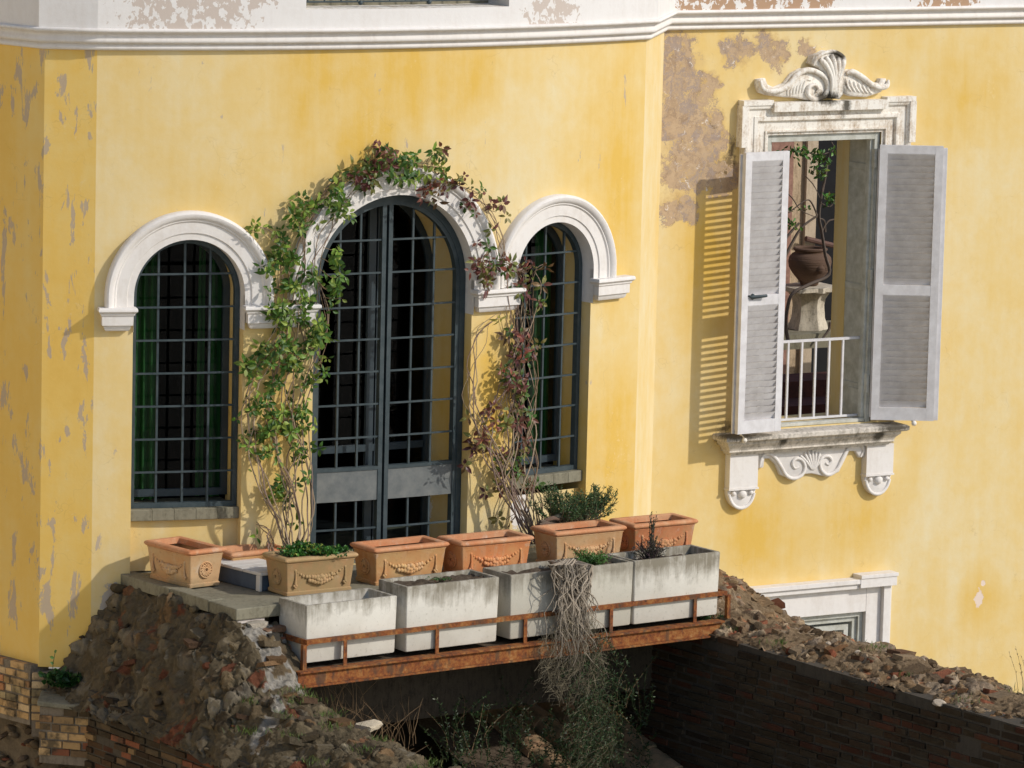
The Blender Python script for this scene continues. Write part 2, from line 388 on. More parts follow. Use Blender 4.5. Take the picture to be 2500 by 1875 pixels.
def attr_mat(name, rough=0.9, bump=0.4, bsc=30, spec=0.2, vary=0.35, dist=0.01, coord='World', trans=0.0, dirt=None):
    m = NT(name); at = m.n('ShaderNodeAttribute', attribute_name='Col'); p = m.coord(coord)
    n = m.noise(p, bsc, 8, 0.72); n2 = m.noise(p, bsc / 5, 5, 0.65)
    v = m.math('ADD', 1 - vary / 2 - 0.25 * vary, m.math('MULTIPLY', m.math('ADD', n, m.math('MULTIPLY', n2, 0.5)), vary))
    col = m.mix(1.0, at.outputs['Color'], v, 'MULTIPLY') if False else None
    mm = m.n('ShaderNodeVectorMath', operation='SCALE'); m.l(at.outputs['Color'], mm.inputs[0]); m.l(v, mm.inputs['Scale'])
    col = mm.outputs[0]
    if dirt:
        col = m.mix(m.ramp(m.noise(p, bsc / 8, 8, 0.7), [(0.5, 0.0), (0.62, 0.85)]), col, dirt)
    if bump: m.bump(n, bump, dist)
    m.b.inputs['Specular IOR Level'].default_value = spec
    if trans:
        tr = m.n('ShaderNodeBsdfTranslucent'); m.l(col, tr.inputs[0])
        ms = m.n('ShaderNodeMixShader'); ms.inputs[0].default_value = trans
        m.l(m.b.outputs[0], ms.inputs[1]); m.l(tr.outputs[0], ms.inputs[2])
        m.l(ms.outputs[0], m.t.nodes['Material Output'].inputs['Surface'])
    return m.out(col, rough)

def simple(name, c, rough=0.8, c2=None, sc=12, bump=0.2, coord='World', spec=0.25):
    m = NT(name); p = m.coord(coord); n = m.noise(p, sc, 7, 0.68)
    m.b.inputs['Specular IOR Level'].default_value = spec
    if bump: m.bump(n, bump, 0.006)
    return m.out(m.mix(m.ramp(n, [(0.35, 0.0), (0.65, 1.0)]), c, c2 if c2 else tuple(x * 0.7 for x in c)), rough)

def glass_mat():
    m = NT('window_glass'); t = m.t
    tr = m.n('ShaderNodeBsdfTransparent'); tr.inputs[0].default_value = (0.55, 0.62, 0.62, 1)
    gl = m.n('ShaderNodeBsdfGlossy'); gl.inputs['Roughness'].default_value = 0.03
    fr = m.n('ShaderNodeFresnel'); fr.inputs[0].default_value = 1.28
    ms = m.n('ShaderNodeMixShader'); m.l(fr.outputs[0], ms.inputs[0]); m.l(tr.outputs[0], ms.inputs[1]); m.l(gl.outputs[0], ms.inputs[2])
    m.l(ms.outputs[0], t.nodes['Material Output'].inputs['Surface'])
    return m.mat

WALLU = 20.0     # u of the flat wall starts here in the plaster maps
def pw(x, y): t, z = wall_px(x, y); return WALLU + t, z
PX = 1 / 262.0
peel_right = []
for x, y, rx, ry in [(1648, 150, 62, 105), (1660, 290, 75, 110), (1690, 390, 85, 85), (1745, 430, 60, 45), (1800, 120, 40, 40), (1738, 310, 40, 70), (1800, 430, 30, 40), (1862, 110, 28, 45), (1900, 135, 28, 40), (1975, 115, 30, 22), (1660, 500, 55, 45), (1700, 200, 50, 40)]:
    u, z = pw(x, y); peel_right.append((u, z, rx * PX / 0.8 * 1.25, ry * PX * 1.25))
ex1 = [pw(2390, 1460)]; ex_w = [(ex1[0][0], ex1[0][1], 0.11, 0.20), (ex1[0][0] + .04, ex1[0][1] + .14, 0.05, 0.06)]
tz = [pw(2170, 620), pw(2265, 500), pw(2330, 130)]
M = {}
sb = [bay_px(800, 190), bay_px(1010, 200), bay_px(1150, 190), bay_px(740, 260), bay_px(900, 330), bay_px(1020, 420)]
wp = bay_px(1285, 1250)
gp = bay_px(275, 1470)
M['bay'] = yellow_plaster('yellow_bay_plaster', streak=[(sb[0][0], sb[0][1], 0.75, 0.7), (sb[1][0], sb[1][1], 0.75, 0.7), (sb[2][0], sb[2][1], 0.4, 0.5), (sb[3][0], sb[3][1], 0.25, 0.8), (sb[4][0], sb[4][1], 0.6, 0.5), (5.15, -4.3, 0.5, 1.7), (5.15, -6.9, 0.5, 1.2), (1.55, -6.3, 0.45, 1.0), (3.75, -6.3, 0.4, 1.0)],
    grey=0.655, extra=[([(wp[0], wp[1], 0.17, 0.24)], (0.78, 0.74, 0.70), 0.64), ([(gp[0], gp[1], 0.16, 0.3), (0.0, -8.1, 0.2, 0.25)], (0.42, 0.36, 0.30), 0.68)])
M['side'] = yellow_plaster('yellow_side_plaster', grey=0.575, warm=0.02, tones=(S_PALE, S_MID, S_DEEP))
M['wall'] = yellow_plaster('yellow_wall_plaster', peel=peel_right, dark=[(*pw(1762, 418), .20, .14), (*pw(1790, 385), .10, .25), (*pw(1735, 300), .05, .12), (*pw(1765, 1050), .16, .14), (*pw(1660, 100), .10, .06)], streak=[(WALLU + 1.2, -7.9, 0.5, 0.7), (WALLU + 2.4, -7.8, 0.6, 0.7), (WALLU + 0.6, -5.2, 0.5, 1.3), (WALLU + 3.4, -3.8, 0.6, 0.7), (ex1[0][0], ex1[0][1], .3, .45)],
    extra=[(ex_w, (0.72, 0.58, 0.48), 0.76)])
M['return'] = yellow_plaster('yellow_return_plaster', warm=-0.03)
M['white'] = stucco('white_stucco', (0.74, 0.70, 0.66), (0.45, 0.37, 0.29), 0.35)
pu = [bay_px(450, 40), bay_px(540, 15), bay_px(390, 30), bay_px(1330, 40)]
M['upper'] = stucco('upper_white_plaster', (0.73, 0.70, 0.67), (0.55, 0.48, 0.42), 0.3, blob=[
    ([(pu[0][0], pu[0][1], 0.75, 0.35), (pu[1][0], pu[1][1] + .1, 0.6, 0.3), (pu[3][0], pu[3][1], 0.4, 0.3)], (0.54, 0.46, 0.40), 0.955),
    ([(pw(1700, 10)[0], -2.85, 0.5, 0.3), (pw(1950, 10)[0], -2.82, 0.45, 0.35), (pw(1830, 10)[0], -2.8, .35, .3), (pw(2290, 5)[0], -2.8, 0.5, 0.32)], (0.42, 0.27, 0.17), 0.93)])
M['trim'] = stucco('weathered_trim', (0.80, 0.755, 0.68), (0.34, 0.22, 0.11), 0.95, 1.9, grime=[(WALL(*wall_px(2010, 238), .1), .16, .09), (WALL(*wall_px(2050, 250), .1), .07, .30), (WALL(*wall_px(2035, 130), .1), .16, .07), (WALL(*wall_px(1990, 236), .1), .07, .09), (WALL(*wall_px(1745, 1045), .2), .16, .12)])
M['sillstone'] = stucco('weathered_sill', (0.62, 0.56, 0.48), (0.10, 0.085, 0.06), 0.95, 1.5, grime=[(WALL(*wall_px(1765, 1050), .2), .35, .10), (WALL(*wall_px(2118, 1060), .2), .10, .16), (WALL(*wall_px(1885, 1075), .2), .07, .12), (WALL(*wall_px(2150, 1035), .2), .30, .05)])
M['stone'] = stucco('grey_stone', (0.225, 0.205, 0.145), (0.09, 0.08, 0.05), 0.95, 1.6)
M['slate'] = metal_paint('slate_paint', (0.026, 0.042, 0.048), (0.055, 0.072, 0.078), 0.5)
M['panel'] = metal_paint('panel_paint', (0.105, 0.115, 0.115), (0.17, 0.175, 0.165), 0.6)
M['shutter'] = metal_paint('shutter_paint', (0.68, 0.66, 0.66), (0.54, 0.515, 0.51), 0.65)
M['wood'] = metal_paint('old_white_wood', (0.55, 0.55, 0.50), (0.36, 0.35, 0.29), 0.7)
M['rust'] = rust(); M['glass'] = glass_mat()
M['terra'] = terracotta('terracotta', tint=(0.52, 0.24, 0.09), pale=(0.56, 0.36, 0.16))
M['terra_red'] = terracotta('red_terracotta', 0.3, tint=(0.52, 0.17, 0.07), pale=(0.56, 0.27, 0.13))
M['terra_vivid'] = terracotta('orange_terracotta', 0.0, tint=(0.60, 0.21, 0.08), pale=(0.62, 0.30, 0.12))
M['terra_moss'] = terracotta('mossy_terracotta', 1.0, tint=(0.44, 0.225, 0.10), pale=(0.47, 0.31, 0.16))
M['terra_pale'] = terracotta('pale_terracotta', 0.0, tint=(0.54, 0.29, 0.13), pale=(0.58, 0.40, 0.22))
M['rim'] = terracotta('terracotta_rim', 0.0, tint=(0.50, 0.19, 0.08), pale=(0.56, 0.29, 0.15))
M['concrete'] = concrete(); M['concrete2'] = concrete('grey_concrete', (0.46, 0.43, 0.355), (0.19, 0.165, 0.12))
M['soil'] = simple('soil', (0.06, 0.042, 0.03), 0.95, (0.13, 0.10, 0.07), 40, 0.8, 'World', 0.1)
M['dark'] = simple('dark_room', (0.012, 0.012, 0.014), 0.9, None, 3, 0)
M['darkwood'] = metal_paint('dark_casement', (0.03, 0.045, 0.055), (0.045, 0.06, 0.07), 0.4)
M['curtain'] = simple('green_curtain', (0.035, 0.13, 0.032), 0.9, (0.05, 0.17, 0.045), 5, 0)
M['curtain2'] = simple('grey_curtain', (0.34, 0.40, 0.43), 0.9, None, 5, 0)
M['mortar'] = stucco('rubble_mortar', (0.21, 0.17, 0.125), (0.07, 0.055, 0.035), 1.0, 2.2)
M['palemortar'] = stucco('pale_mortar', (0.55, 0.49, 0.45), (0.30, 0.24, 0.20), 0.8, 3.5)
M['rock'] = attr_mat('rubble_stones', 0.95, 1.0, 34, 0.1, 1.1, 0.02)
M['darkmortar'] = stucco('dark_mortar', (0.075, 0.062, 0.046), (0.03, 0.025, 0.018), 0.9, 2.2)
M['brick'] = attr_mat('old_bricks', 0.95, 0.7, 30, 0.15, 0.8, 0.01, dirt=(0.06, 0.048, 0.032))
M['leaf'] = attr_mat('leaves', 0.45, 0, 20, 0.4, 0.2, trans=0.25)
M['stem'] = attr_mat('stems', 0.85, 0.3, 60, 0.2, 0.4)
M['plastic'] = simple('white_plastic', (0.66, 0.63, 0.58), 0.5, (0.58, 0.55, 0.50), 6, 0)
M['bluegrey'] = simple('blue_grey_plastic', (0.09, 0.12, 0.16), 0.6, (0.07, 0.09, 0.12), 8, 0)
M['ground'] = simple('ground', (0.40, 0.35, 0.27), 0.95, (0.33, 0.29, 0.22), 0.5, 0.3)

# ------------------------------------------------------------------ ground
g = MB(); g.quad((-600, -400, -14), (600, -400, -14), (600, 900, -14), (-600, 900, -14))
tag(g.build('ground', M['ground'], smooth=0), None, kind='structure')

# ------------------------------------------------------------------ the villa
A2 = PA - np.array([0.437, 0.0]); A1 = A2 + 5.0 * np.array([-math.cos(math.radians(45)), math.sin(math.radians(45))])
villa = thing('villa', 'yellow plastered villa with a curved bay, white cornice and arched openings behind the potted terrace', 'villa', (float(PA[0]), float(PA[1]), -8.4))
NS = 56
pathpts = [A1, A2] + [np.array(BAY(SB * i / NS, 0)[:2]) for i in range(NS + 1)] + [W0, W0 + WD * 9.0]
pathu = [-5.437, -0.437] + [SB * i / NS for i in range(NS + 1)] + [SB + 1.25, SB + 1.25 + 9.0]
def path_off(off):
    out = []
    for i, p in enumerate(pathpts):
        d1 = pathpts[i] - pathpts[i - 1] if i else pathpts[1] - pathpts[0]
        d2 = pathpts[i + 1] - p if i < len(pathpts) - 1 else d1
        d1 = d1 / np.linalg.norm(d1); d2 = d2 / np.linalg.norm(d2)
        n1 = np.array([d1[1], -d1[0]]); n2 = np.array([d2[1], -d2[0]])
        mm = (n1 + n2); mm = mm / np.linalg.norm(mm)
        out.append(p + mm * off / max(0.3, float(mm @ n1)))
    return out
def sweep_path(mb, prof):
    rr = [[(*p, z) for p in path_off(o)] for o, z in prof]
    n = len(pathpts); vs = [q for r in rr for q in r]
    fs = [(i * n + j, i * n + j + 1, (i + 1) * n + j + 1, (i + 1) * n + j) for i in range(len(rr) - 1) for j in range(n - 1)]
    mb.add(vs, fs)
ZC = -3.105
cor = MB()
sweep_path(cor, [(-0.02, ZC), (0.03, ZC), (0.044, ZC + .008), (0.05, ZC + .02), (0.049, ZC + .034), (0.036, ZC + .046), (0.034, ZC + .056), (0.07, ZC + .060), (0.083, ZC + .072), (0.086, ZC + .088),
    (0.079, ZC + .105), (0.073, ZC + .120), (0.076, ZC + .134), (0.095, ZC + .146), (0.118, ZC + .152), (0.128, ZC + .162), (0.130, ZC + .174), (0.122, ZC + .184), (0.112, ZC + .187), (0.098, ZC + .1875)])
co = cor.build('cornice', M['white'], villa, smooth=50)

# arched openings in the bay: centre s, radius, springing z, bottom z
ARCH = dict(L=(0.81, 0.48, -5.18, -7.55), D=(2.70, 0.775, -5.135, -7.55), R=(4.395, 0.447, -5.12, -7.55))
def arch_top(a, s):
    c, r, zs, zb = a; d = max(0.0, r * r - (s - c) ** 2); return zs + math.sqrt(d)
ZT, ZB = ZC, -8.9
samples = set([0.0, SB])
for a in ARCH.values():
    for k in range(33): samples.add(round(a[0] - a[1] * math.cos(PI * k / 32), 5))
for k in range(57): samples.add(round(SB * k / 56, 5))
samples = sorted(samples)
wb = MB(); uv = []
def strip(F, u0, u1, z0a, z1a, z0b, z1b, uo=0.0):
    wb.add([F(u0, z0a), F(u1, z0b), F(u1, z1b), F(u0, z1a)], [(0, 1, 2, 3)]); uv.extend([(u0 + uo, z0a), (u1 + uo, z0b), (u1 + uo, z1b), (u0 + uo, z1a)])
for s0, s1 in zip(samples, samples[1:]):
    a = next((a for a in ARCH.values() if a[0] - a[1] - 1e-6 <= s0 and s1 <= a[0] + a[1] + 1e-6), None)
    if a is None: strip(BAY, s0, s1, ZB, ZT, ZB, ZT)
    else:
        strip(BAY, s0, s1, ZB, a[3], ZB, a[3])
        strip(BAY, s0, s1, arch_top(a, s0), ZT, arch_top(a, s1), ZT)
wo = wb.build('wall', M['bay'], villa, smooth=30, tex_uv=uv); wo['label'] = 'curved yellow plaster bay wall'
# reveals
rv = MB(); uv = []; rw = MB()
for key, a in ARCH.items():
    c, r, zs, zb = a; dep = dict(L=.46, D=.64, R=.42)[key]
    outl = [(c - r, zb), (c - r, zs - 0.06)]
    for s_, sgn in ((c - r, 1), (c + r, -1)):
        q = [BAY(s_, zb), BAY(s_, zs - 0.3), BAY(s_, zs - 0.3, -dep), BAY(s_, zb, -dep)]
        rv.add(q, [(0, 1, 2, 3)]); uv += [(s_, zb), (s_, zs - .3), (s_ + dep, zs - .3), (s_ + dep, zb)]
    pts = [(c - r, zs - 0.3)] + [(c - r * math.cos(PI * k / 32), zs + r * math.sin(PI * k / 32)) for k in range(33)] + [(c + r, zs - 0.3)]
    rw = MB(); RWS = globals().setdefault('RWS', {}); RWS[key] = rw
    for (sa, za), (sb_, zb_) in zip(pts, pts[1:]):
        rw.add([BAY(sa, za, 0.028), BAY(sb_, zb_, 0.028), BAY(sb_, zb_, -0.16), BAY(sa, za, -0.16)], [(0, 1, 2, 3)])
        rv.add([BAY(sa, za, -0.16), BAY(sb_, zb_, -0.16), BAY(sb_, zb_, -dep), BAY(sa, za, -dep)], [(0, 1, 2, 3)])
        uv += [(sa, za), (sb_, zb_), (sb_, zb_ + .4), (sa, za + .4)]
    # infill under the side windows
    if key != 'D':
        zt = -7.1
        rv.add([BAY(c - r, zb, -0.10), BAY(c + r, zb, -0.10), BAY(c + r, zt, -0.10), BAY(c - r, zt, -0.10)], [(0, 1, 2, 3)])
        uv += [(c - r, zb), (c + r, zb), (c + r, zt), (c - r, zt)]
ro = rv.build('reveal', M['bay'], villa, smooth=30, tex_uv=uv)

# side sections, return, flat wall with two holes
sd = MB(); suv = []
def sq(mb, uvl, p, q, z0, z1, u0, u1):
    mb.add([(p[0], p[1], z0), (q[0], q[1], z0), (q[0], q[1], z1), (p[0], p[1], z1)], [(0, 1, 2, 3)]); uvl += [(u0, z0), (u1, z0), (u1, z1), (u0, z1)]
sq(sd, suv, A1, A2, -8.36, ZC, -5.4, -0.437); sq(sd, suv, A2, PA, -8.36, ZC, -0.437, 0)
o = sd.build('side_wall', M['side'], villa, smooth=0, tex_uv=suv); o['label'] = 'shaded yellow side wall with grey bare patches'
rt = MB(); ruv = []; sq(rt, ruv, PB, W0, -9.5, ZC, 6, 7.2)
rt.build('return_wall', M['return'], villa, smooth=0, tex_uv=ruv)
WIN = (1.16, 2.44, -6.87, -4.10)
LOWW = (1.40, 2.43, -9.6, -8.70)
fw = MB(); fuv = []
def fq(t0, t1, z0, z1):
    n = 1
    fw.add([WALL(t0, z0), WALL(t1, z0), WALL(t1, z1), WALL(t0, z1)], [(0, 1, 2, 3)]); fuv.extend([(WALLU + t0, z0), (WALLU + t1, z0), (WALLU + t1, z1), (WALLU + t0, z1)])
for t0, t1, z0, z1 in [(0, WIN[0], -11, ZC), (WIN[1], 9, -11, ZC), (WIN[0], WIN[1], WIN[3], ZC), (WIN[0], WIN[1], LOWW[3], WIN[2]), (WIN[0], LOWW[0], -11, LOWW[3]), (LOWW[1], WIN[1], -11, LOWW[3])]:
    fq(t0, t1, z0, z1)
o = fw.build('wall', M['wall'], villa, smooth=0, tex_uv=fuv); o['label'] = 'flat yellow wall with brown peeling patch beside the shutters'
# upper storey
up = MB(); uuv = []
pu_ = path_off(0.1)
n = len(pathpts)
UW = bay_px(732, 10)[0], bay_px(1226, 10)[0]           # upper window
UZ = bay_px(900, 14)[1] - 0.02
for j in range(n - 1):
    p, q = pu_[j], pu_[j + 1]; u0, u1 = pathu[j], pathu[j + 1]
    if j == n - 2: u0, u1 = WALLU, WALLU + 9
    inside = 2 <= j and u0 > UW[0] - 0.05 and u1 < UW[1] + 0.05 and j < n - 3
    up.add([(*p, ZC + .185), (*q, ZC + .185), (*q, UZ if inside else -1.9), (*p, UZ if inside else -1.9)], [(0, 1, 2, 3)])
    zt = UZ if inside else -1.9
    uuv += [(u0, ZC + .185), (u1, ZC + .185), (u1, zt), (u0, zt)]
    if inside:
        if 'uw0' not in globals(): uw0 = u0
        uw1 = u1
up.build('upper_wall', M['upper'], villa, smooth=30, tex_uv=uuv)
ul = MB()
for j in range(12):
    s0 = uw0 + (uw1 - uw0) * j / 12; s1 = uw0 + (uw1 - uw0) * (j + 1) / 12
    ul.add([BAY(s0, UZ, .1), BAY(s1, UZ, .1), BAY(s1, UZ + .01, -.2), BAY(s0, UZ + .01, -.2)], [(0, 1, 2, 3)])
    ul.add([BAY(s0, UZ, -.2), BAY(s1, UZ, -.2), BAY(s1, -1.9, -.2), BAY(s0, -1.9, -.2)], [(0, 1, 2, 3)], 1)
for s_ in (uw0, uw1): ul.add([BAY(s_, UZ, .1), BAY(s_, UZ, -.2), BAY(s_, -1.9, -.2), BAY(s_, -1.9, .1)], [(0, 1, 2, 3)], 2)
uwn = ul.build('window', [M['trim'], M['stone'], M['white']], villa, smooth=0); uwn['label'] = 'upper window above the cornice with an iron grille'
gr = MB()
for k in range(2): gr.tube([BAY(uw0 + 0.03 + (uw1 - uw0 - .06) * i / 14, UZ + 0.055 + k * 0.03, -0.02) for i in range(15)], 0.008, 6)
for k in range(13): gr.tube([BAY(uw0 + 0.06 + k * (uw1 - uw0 - .12) / 12, UZ + 0.05, -0.02), BAY(uw0 + 0.06 + k * (uw1 - uw0 - .12) / 12, -1.95, -0.02)], 0.008, 6)
for k in (0.28, 0.62): gr.ball(BAY(uw0 + k * (uw1 - uw0), UZ + 0.045, -0.02), 0.022)
gr.build('grille', M['slate'], uwn)

# unseen house-like block, added so its sunlit wall bounces light onto the shaded side
nb = thing('bounce_building', 'unseen cream block added left of the view to bounce light onto the shaded side wall', 'light bouncer', (-13, 30, -14))
q = MB(); q.lbox(-20, -12.5, 22, 46, -14, 1.5); q.build('wall', simple('cream_plaster', (.74, .64, .48), .9, (.68, .58, .43), 2, .2), nb, smooth=0)
q = MB(); q.hexa([(-20.4, 21.6, 1.5), (-12.1, 21.6, 1.5), (-12.1, 46.4, 1.5), (-20.4, 46.4, 1.5), (-16.5, 22.5, 3.6), (-16, 22.5, 3.6), (-16, 45.5, 3.6), (-16.5, 45.5, 3.6)]); q.build('roof', M['terra'], nb, smooth=0)
for yy in (25, 30, 35, 40, 44):
    for zz in (-11, -7, -3): q = MB(); q.lbox(-12.55, -12.46, yy - .5, yy + .5, zz, zz + 1.8); q.build('window', M['darkwood'], nb, smooth=0)
# dark room behind the bay
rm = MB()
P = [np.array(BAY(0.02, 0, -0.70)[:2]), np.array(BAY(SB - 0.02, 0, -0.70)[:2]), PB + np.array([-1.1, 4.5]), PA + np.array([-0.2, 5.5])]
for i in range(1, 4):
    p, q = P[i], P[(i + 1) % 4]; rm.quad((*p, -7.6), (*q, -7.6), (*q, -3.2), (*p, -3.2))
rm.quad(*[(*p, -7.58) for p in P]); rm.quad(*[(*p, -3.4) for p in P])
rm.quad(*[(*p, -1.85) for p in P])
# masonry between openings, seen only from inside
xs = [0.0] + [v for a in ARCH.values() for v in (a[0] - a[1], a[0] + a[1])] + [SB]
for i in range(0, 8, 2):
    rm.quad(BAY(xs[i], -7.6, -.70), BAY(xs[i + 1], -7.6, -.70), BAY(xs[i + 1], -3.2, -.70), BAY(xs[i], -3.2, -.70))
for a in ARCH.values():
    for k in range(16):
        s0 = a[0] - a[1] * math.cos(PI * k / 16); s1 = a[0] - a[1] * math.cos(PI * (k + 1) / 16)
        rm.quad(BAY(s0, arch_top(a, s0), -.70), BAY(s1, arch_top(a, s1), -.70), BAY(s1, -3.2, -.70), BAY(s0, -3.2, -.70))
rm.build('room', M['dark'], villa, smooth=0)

# archivolts with imposts
prof = [(0.0, -0.02), (0.0, 0.028), (0.055, 0.030), (0.060, 0.042), (0.150, 0.046), (0.155, 0.052), (0.162, 0.060), (0.172, 0.060), (0.180, 0.072), (0.200, 0.088), (0.222, 0.090), (0.238, 0.080), (0.245, 0.066), (0.247, 0.0)]
impost_prof = [(0, 0.0), (0.0, 0.115), (0.012, 0.122), (0.03, 0.122), (0.04, 0.112), (0.048, 0.100), (0.062, 0.098), (0.070, 0.086), (0.150, 0.084), (0.158, 0.066), (0.185, 0.058), (0.20, 0.045), (0.20, 0.0)]
def impost(s0, s1, z, parent, ends=(1, 1)):
    mb = MB(); rr = []
    m = 8
    cols = []
    ins = 0.115
    for dz, off in impost_prof:
        k0 = s0 + (ins - off) * (0.9 if ends[0] else 0); k1 = s1 - (ins - off) * (0.9 if ends[1] else 0)
        row = [BAY(k0, z - dz, -0.1 if not ends[0] else 0.0)] + [BAY(k0 + (k1 - k0) * j / m, z - dz, off) for j in range(m + 1)] + [BAY(k1, z - dz, -0.1 if not ends[1] else 0.0)]
        rr.append(row)
    n = len(rr[0]); fs = [(i * n + j, i * n + j + 1, (i + 1) * n + j + 1, (i + 1) * n + j) for i in range(len(rr) - 1) for j in range(n - 1)]
    mb.add([p for r in rr for p in r], fs)
    return mb.build('impost', M['white'], parent, smooth=35)
av = {}
for key, a in ARCH.items():
    c, r, zs, zb = a; mb = MB()
    path = [(c - r, zs - 0.09, -1, 0)] + [(c - r * math.cos(PI * k / 40), zs + r * math.sin(PI * k / 40), -math.cos(PI * k / 40), math.sin(PI * k / 40)) for k in range(41)] + [(c + r, zs - 0.09, 1, 0)]
    mb.sweep(BAY, path, prof)
    av[key] = mb.build('archivolt', M['white'], villa, smooth=35); RWS[key].build('intrados', M['white'], av[key], smooth=60)
    av[key]['label'] = dict(L='white arch moulding over the left window', D='white arch moulding over the door, hung with the vine', R='white arch moulding over the right window')[key]
aL, aD, aR = ARCH['L'], ARCH['D'], ARCH['R']
impost(aL[0] - aL[1] - 0.30, aL[0] - aL[1] + 0.015, -5.265, av['L'])
impost(aL[0] + aL[1] - 0.015, aD[0] - aD[1] + 0.015, -5.265, av['L'])
impost(aD[0] + aD[1] - 0.015, aR[0] - aR[1] + 0.015, -5.215, av['D'])
impost(aR[0] + aR[1] - 0.015, aR[0] + aR[1] + 0.44, -5.20, av['R'])

# iron grilles / windows / door
def archframe(mb, c, r, zs, zb, w_, o0, o1, bottom=True, mi=0):
    path = [(c - r, zb, -1, 0)] + [(c - r * math.cos(PI * k / 32), zs + r * math.sin(PI * k / 32), -math.cos(PI * k / 32), math.sin(PI * k / 32)) for k in range(33)] + [(c + r, zb, 1, 0)]
    mb.sweep(BAY, path, [(0, o0), (0, o1), (-w_, o1), (-w_, o0), (0, o0)], mi, caps=False)
    if bottom: mb.box(BAY, c - r + w_, c + r - w_, zb, zb + w_, o0, o1, mi, n=4)
def arched_window(key, zsill, vs, hs, label, dg=.42):
    c, r, zs, zb = ARCH[key]
    fm = MB(); r2 = r - 0.004
    archframe(fm, c, r2, zs, zsill, 0.042, -0.165, -0.11)
    root = fm.build('arched_window', M['slate'], villa, smooth=40); root['label'] = label
    gm = MB()
    ri = r2 - 0.03
    for s_ in vs:
        zt = zs + math.sqrt(max(0, ri * ri - (s_ - c) ** 2)); gm.box(BAY, s_ - 0.009, s_ + 0.009, zsill + 0.02, zt, -0.150, -0.128)
    for z in hs:
        h = ri if z < zs else math.sqrt(max(0, ri * ri - (z - zs) ** 2))
        gm.box(BAY, c - h, c + h, z - 0.008, z + 0.008, -0.1268, -0.112, n=6)
    gm.build('grille', M['slate'], root, smooth=0)
    cm = MB(); archframe(cm, c, r - 0.002, zs, zsill + 0.05, 0.06, -dg - .025, -dg + .025)
    cm.build('casement', M['darkwood'], root, smooth=40)
    gl = MB(); pts = [BAY(c - (r - .03) * math.cos(PI * k / 24), zs + (r - .03) * math.sin(PI * k / 24), -dg) for k in range(25)]
    gl.add([BAY(c - r + .03, zsill + .08, -dg)] + pts + [BAY(c + r - .03, zsill + .08, -dg)], [tuple(range(27))])
    gl.build('glass_pane', M['glass'], root, smooth=0)
    sm = MB(); sm.box(BAY, c - r - 0.0, c + r + 0.0, zsill - 0.10, zsill - 0.002, -0.6, -0.045, n=5)
    sm.build('sill', M['stone'], root, smooth=0, bevel=0.006)
    return root
arched_window('L', -7.01, [0.57, 0.80, 1.025], [-5.008 - 0.2825 * k for k in range(7)], 'left arched window with green curtains behind its grille')
arched_window('R', -6.93, [4.165, 4.395, 4.625], [-4.965 - 0.2765 * k for k in range(7)], 'right arched window half behind the red-leaved vine', .36)
# door
c, r, zs, zb = aD; r2 = r - 0.004
fm = MB(); archframe(fm, c, r2, zs, zb, 0.055, -0.175, -0.10, bottom=False)
door = fm.build('arched_door', M['slate'], villa, smooth=40); door['label'] = 'tall arched metal double door with a grid of glazing bars'
cm_ = 2.665
dh = [bay_px(880, 400 + v / 1.746, -0.12)[1] for v in (327, 467, 611, 750, 888, 1026, 1166)]
zr1, zr0 = bay_px(880, 400 + 1306 / 1.746, -0.12)[1], bay_px(880, 400 + 1435 / 1.746, -0.12)[1]
ri = r2 - 0.055
for side in (-1, 1):
    lf = MB()
    sA = c - ri if side < 0 else cm_ + 0.012; sB = cm_ - 0.012 if side < 0 else c + ri
    n = 14; w_ = 0.04
    def top(s_): return zs + math.sqrt(max(0.0, ri * ri - (s_ - c) ** 2))
    # stiles
    sm_ = cm_ - 0.012 - w_ if side < 0 else cm_ + 0.012
    lf.box(BAY, sm_, sm_ + w_, zb, top(sm_ if side < 0 else sm_ + w_), -0.165, -0.105)
    so_ = sA if side < 0 else sB - w_
    lf.box(BAY, so_, so_ + w_, zb, zs, -0.165, -0.105)
    rngA, rngB = (0, PI / 2) if side < 0 else (PI / 2, PI)
    path = []
    for k in range(20):
        t = rngA + (rngB - rngA) * k / 19; path.append((c - ri * math.cos(t), zs + ri * math.sin(t), -math.cos(t), math.sin(t)))
    lf.sweep(BAY, path, [(0, -.164), (0, -.106), (-w_, -.106), (-w_, -.164), (0, -.164)], caps=False)
    lf.box(BAY, min(sA + w_, sm_ + w_), max(sB - w_, sm_), zr1 - .0, zr1 + 0.03, -0.164, -0.104, n=4)
    lo = lf.build('door_leaf', M['slate'], door, smooth=30)
    i0, i1 = (sA + w_, sm_) if side < 0 else (sm_ + w_, sB - w_)
    pn = MB(); pn.box(BAY, i0, i1, zr0, zr1 - 0.001, -0.158, -0.112, n=4)
    pn.build('kick_panel', M['panel'], door, smooth=20)
    gm = MB()
    for k in (1, 2):
        s_ = i0 + (i1 - i0) * k / 3
        gm.box(BAY, s_ - .009, s_ + .009, zr1 + .03, top(s_) - 0.03, -0.150, -0.130)
        gm.box(BAY, s_ - .009, s_ + .009, zb, zr0, -0.150, -0.130)
    for z in dh + [zr0 - 0.245]:
        h = 9 if z < zs else math.sqrt(max(0, (ri - .03) ** 2 - (z - zs) ** 2))
        gm.box(BAY, max(i0, c - h), min(i1, c + h), z - .008, z + .008, -0.1288, -0.114, n=4)
    gm.build('glazing_bars', M['slate'], door, smooth=0)
cm = MB(); archframe(cm, c, r - 0.002, zs, zb, 0.06, -0.65, -0.60, bottom=False)
sc_ = bay_px(912, 900, -.63)[0]
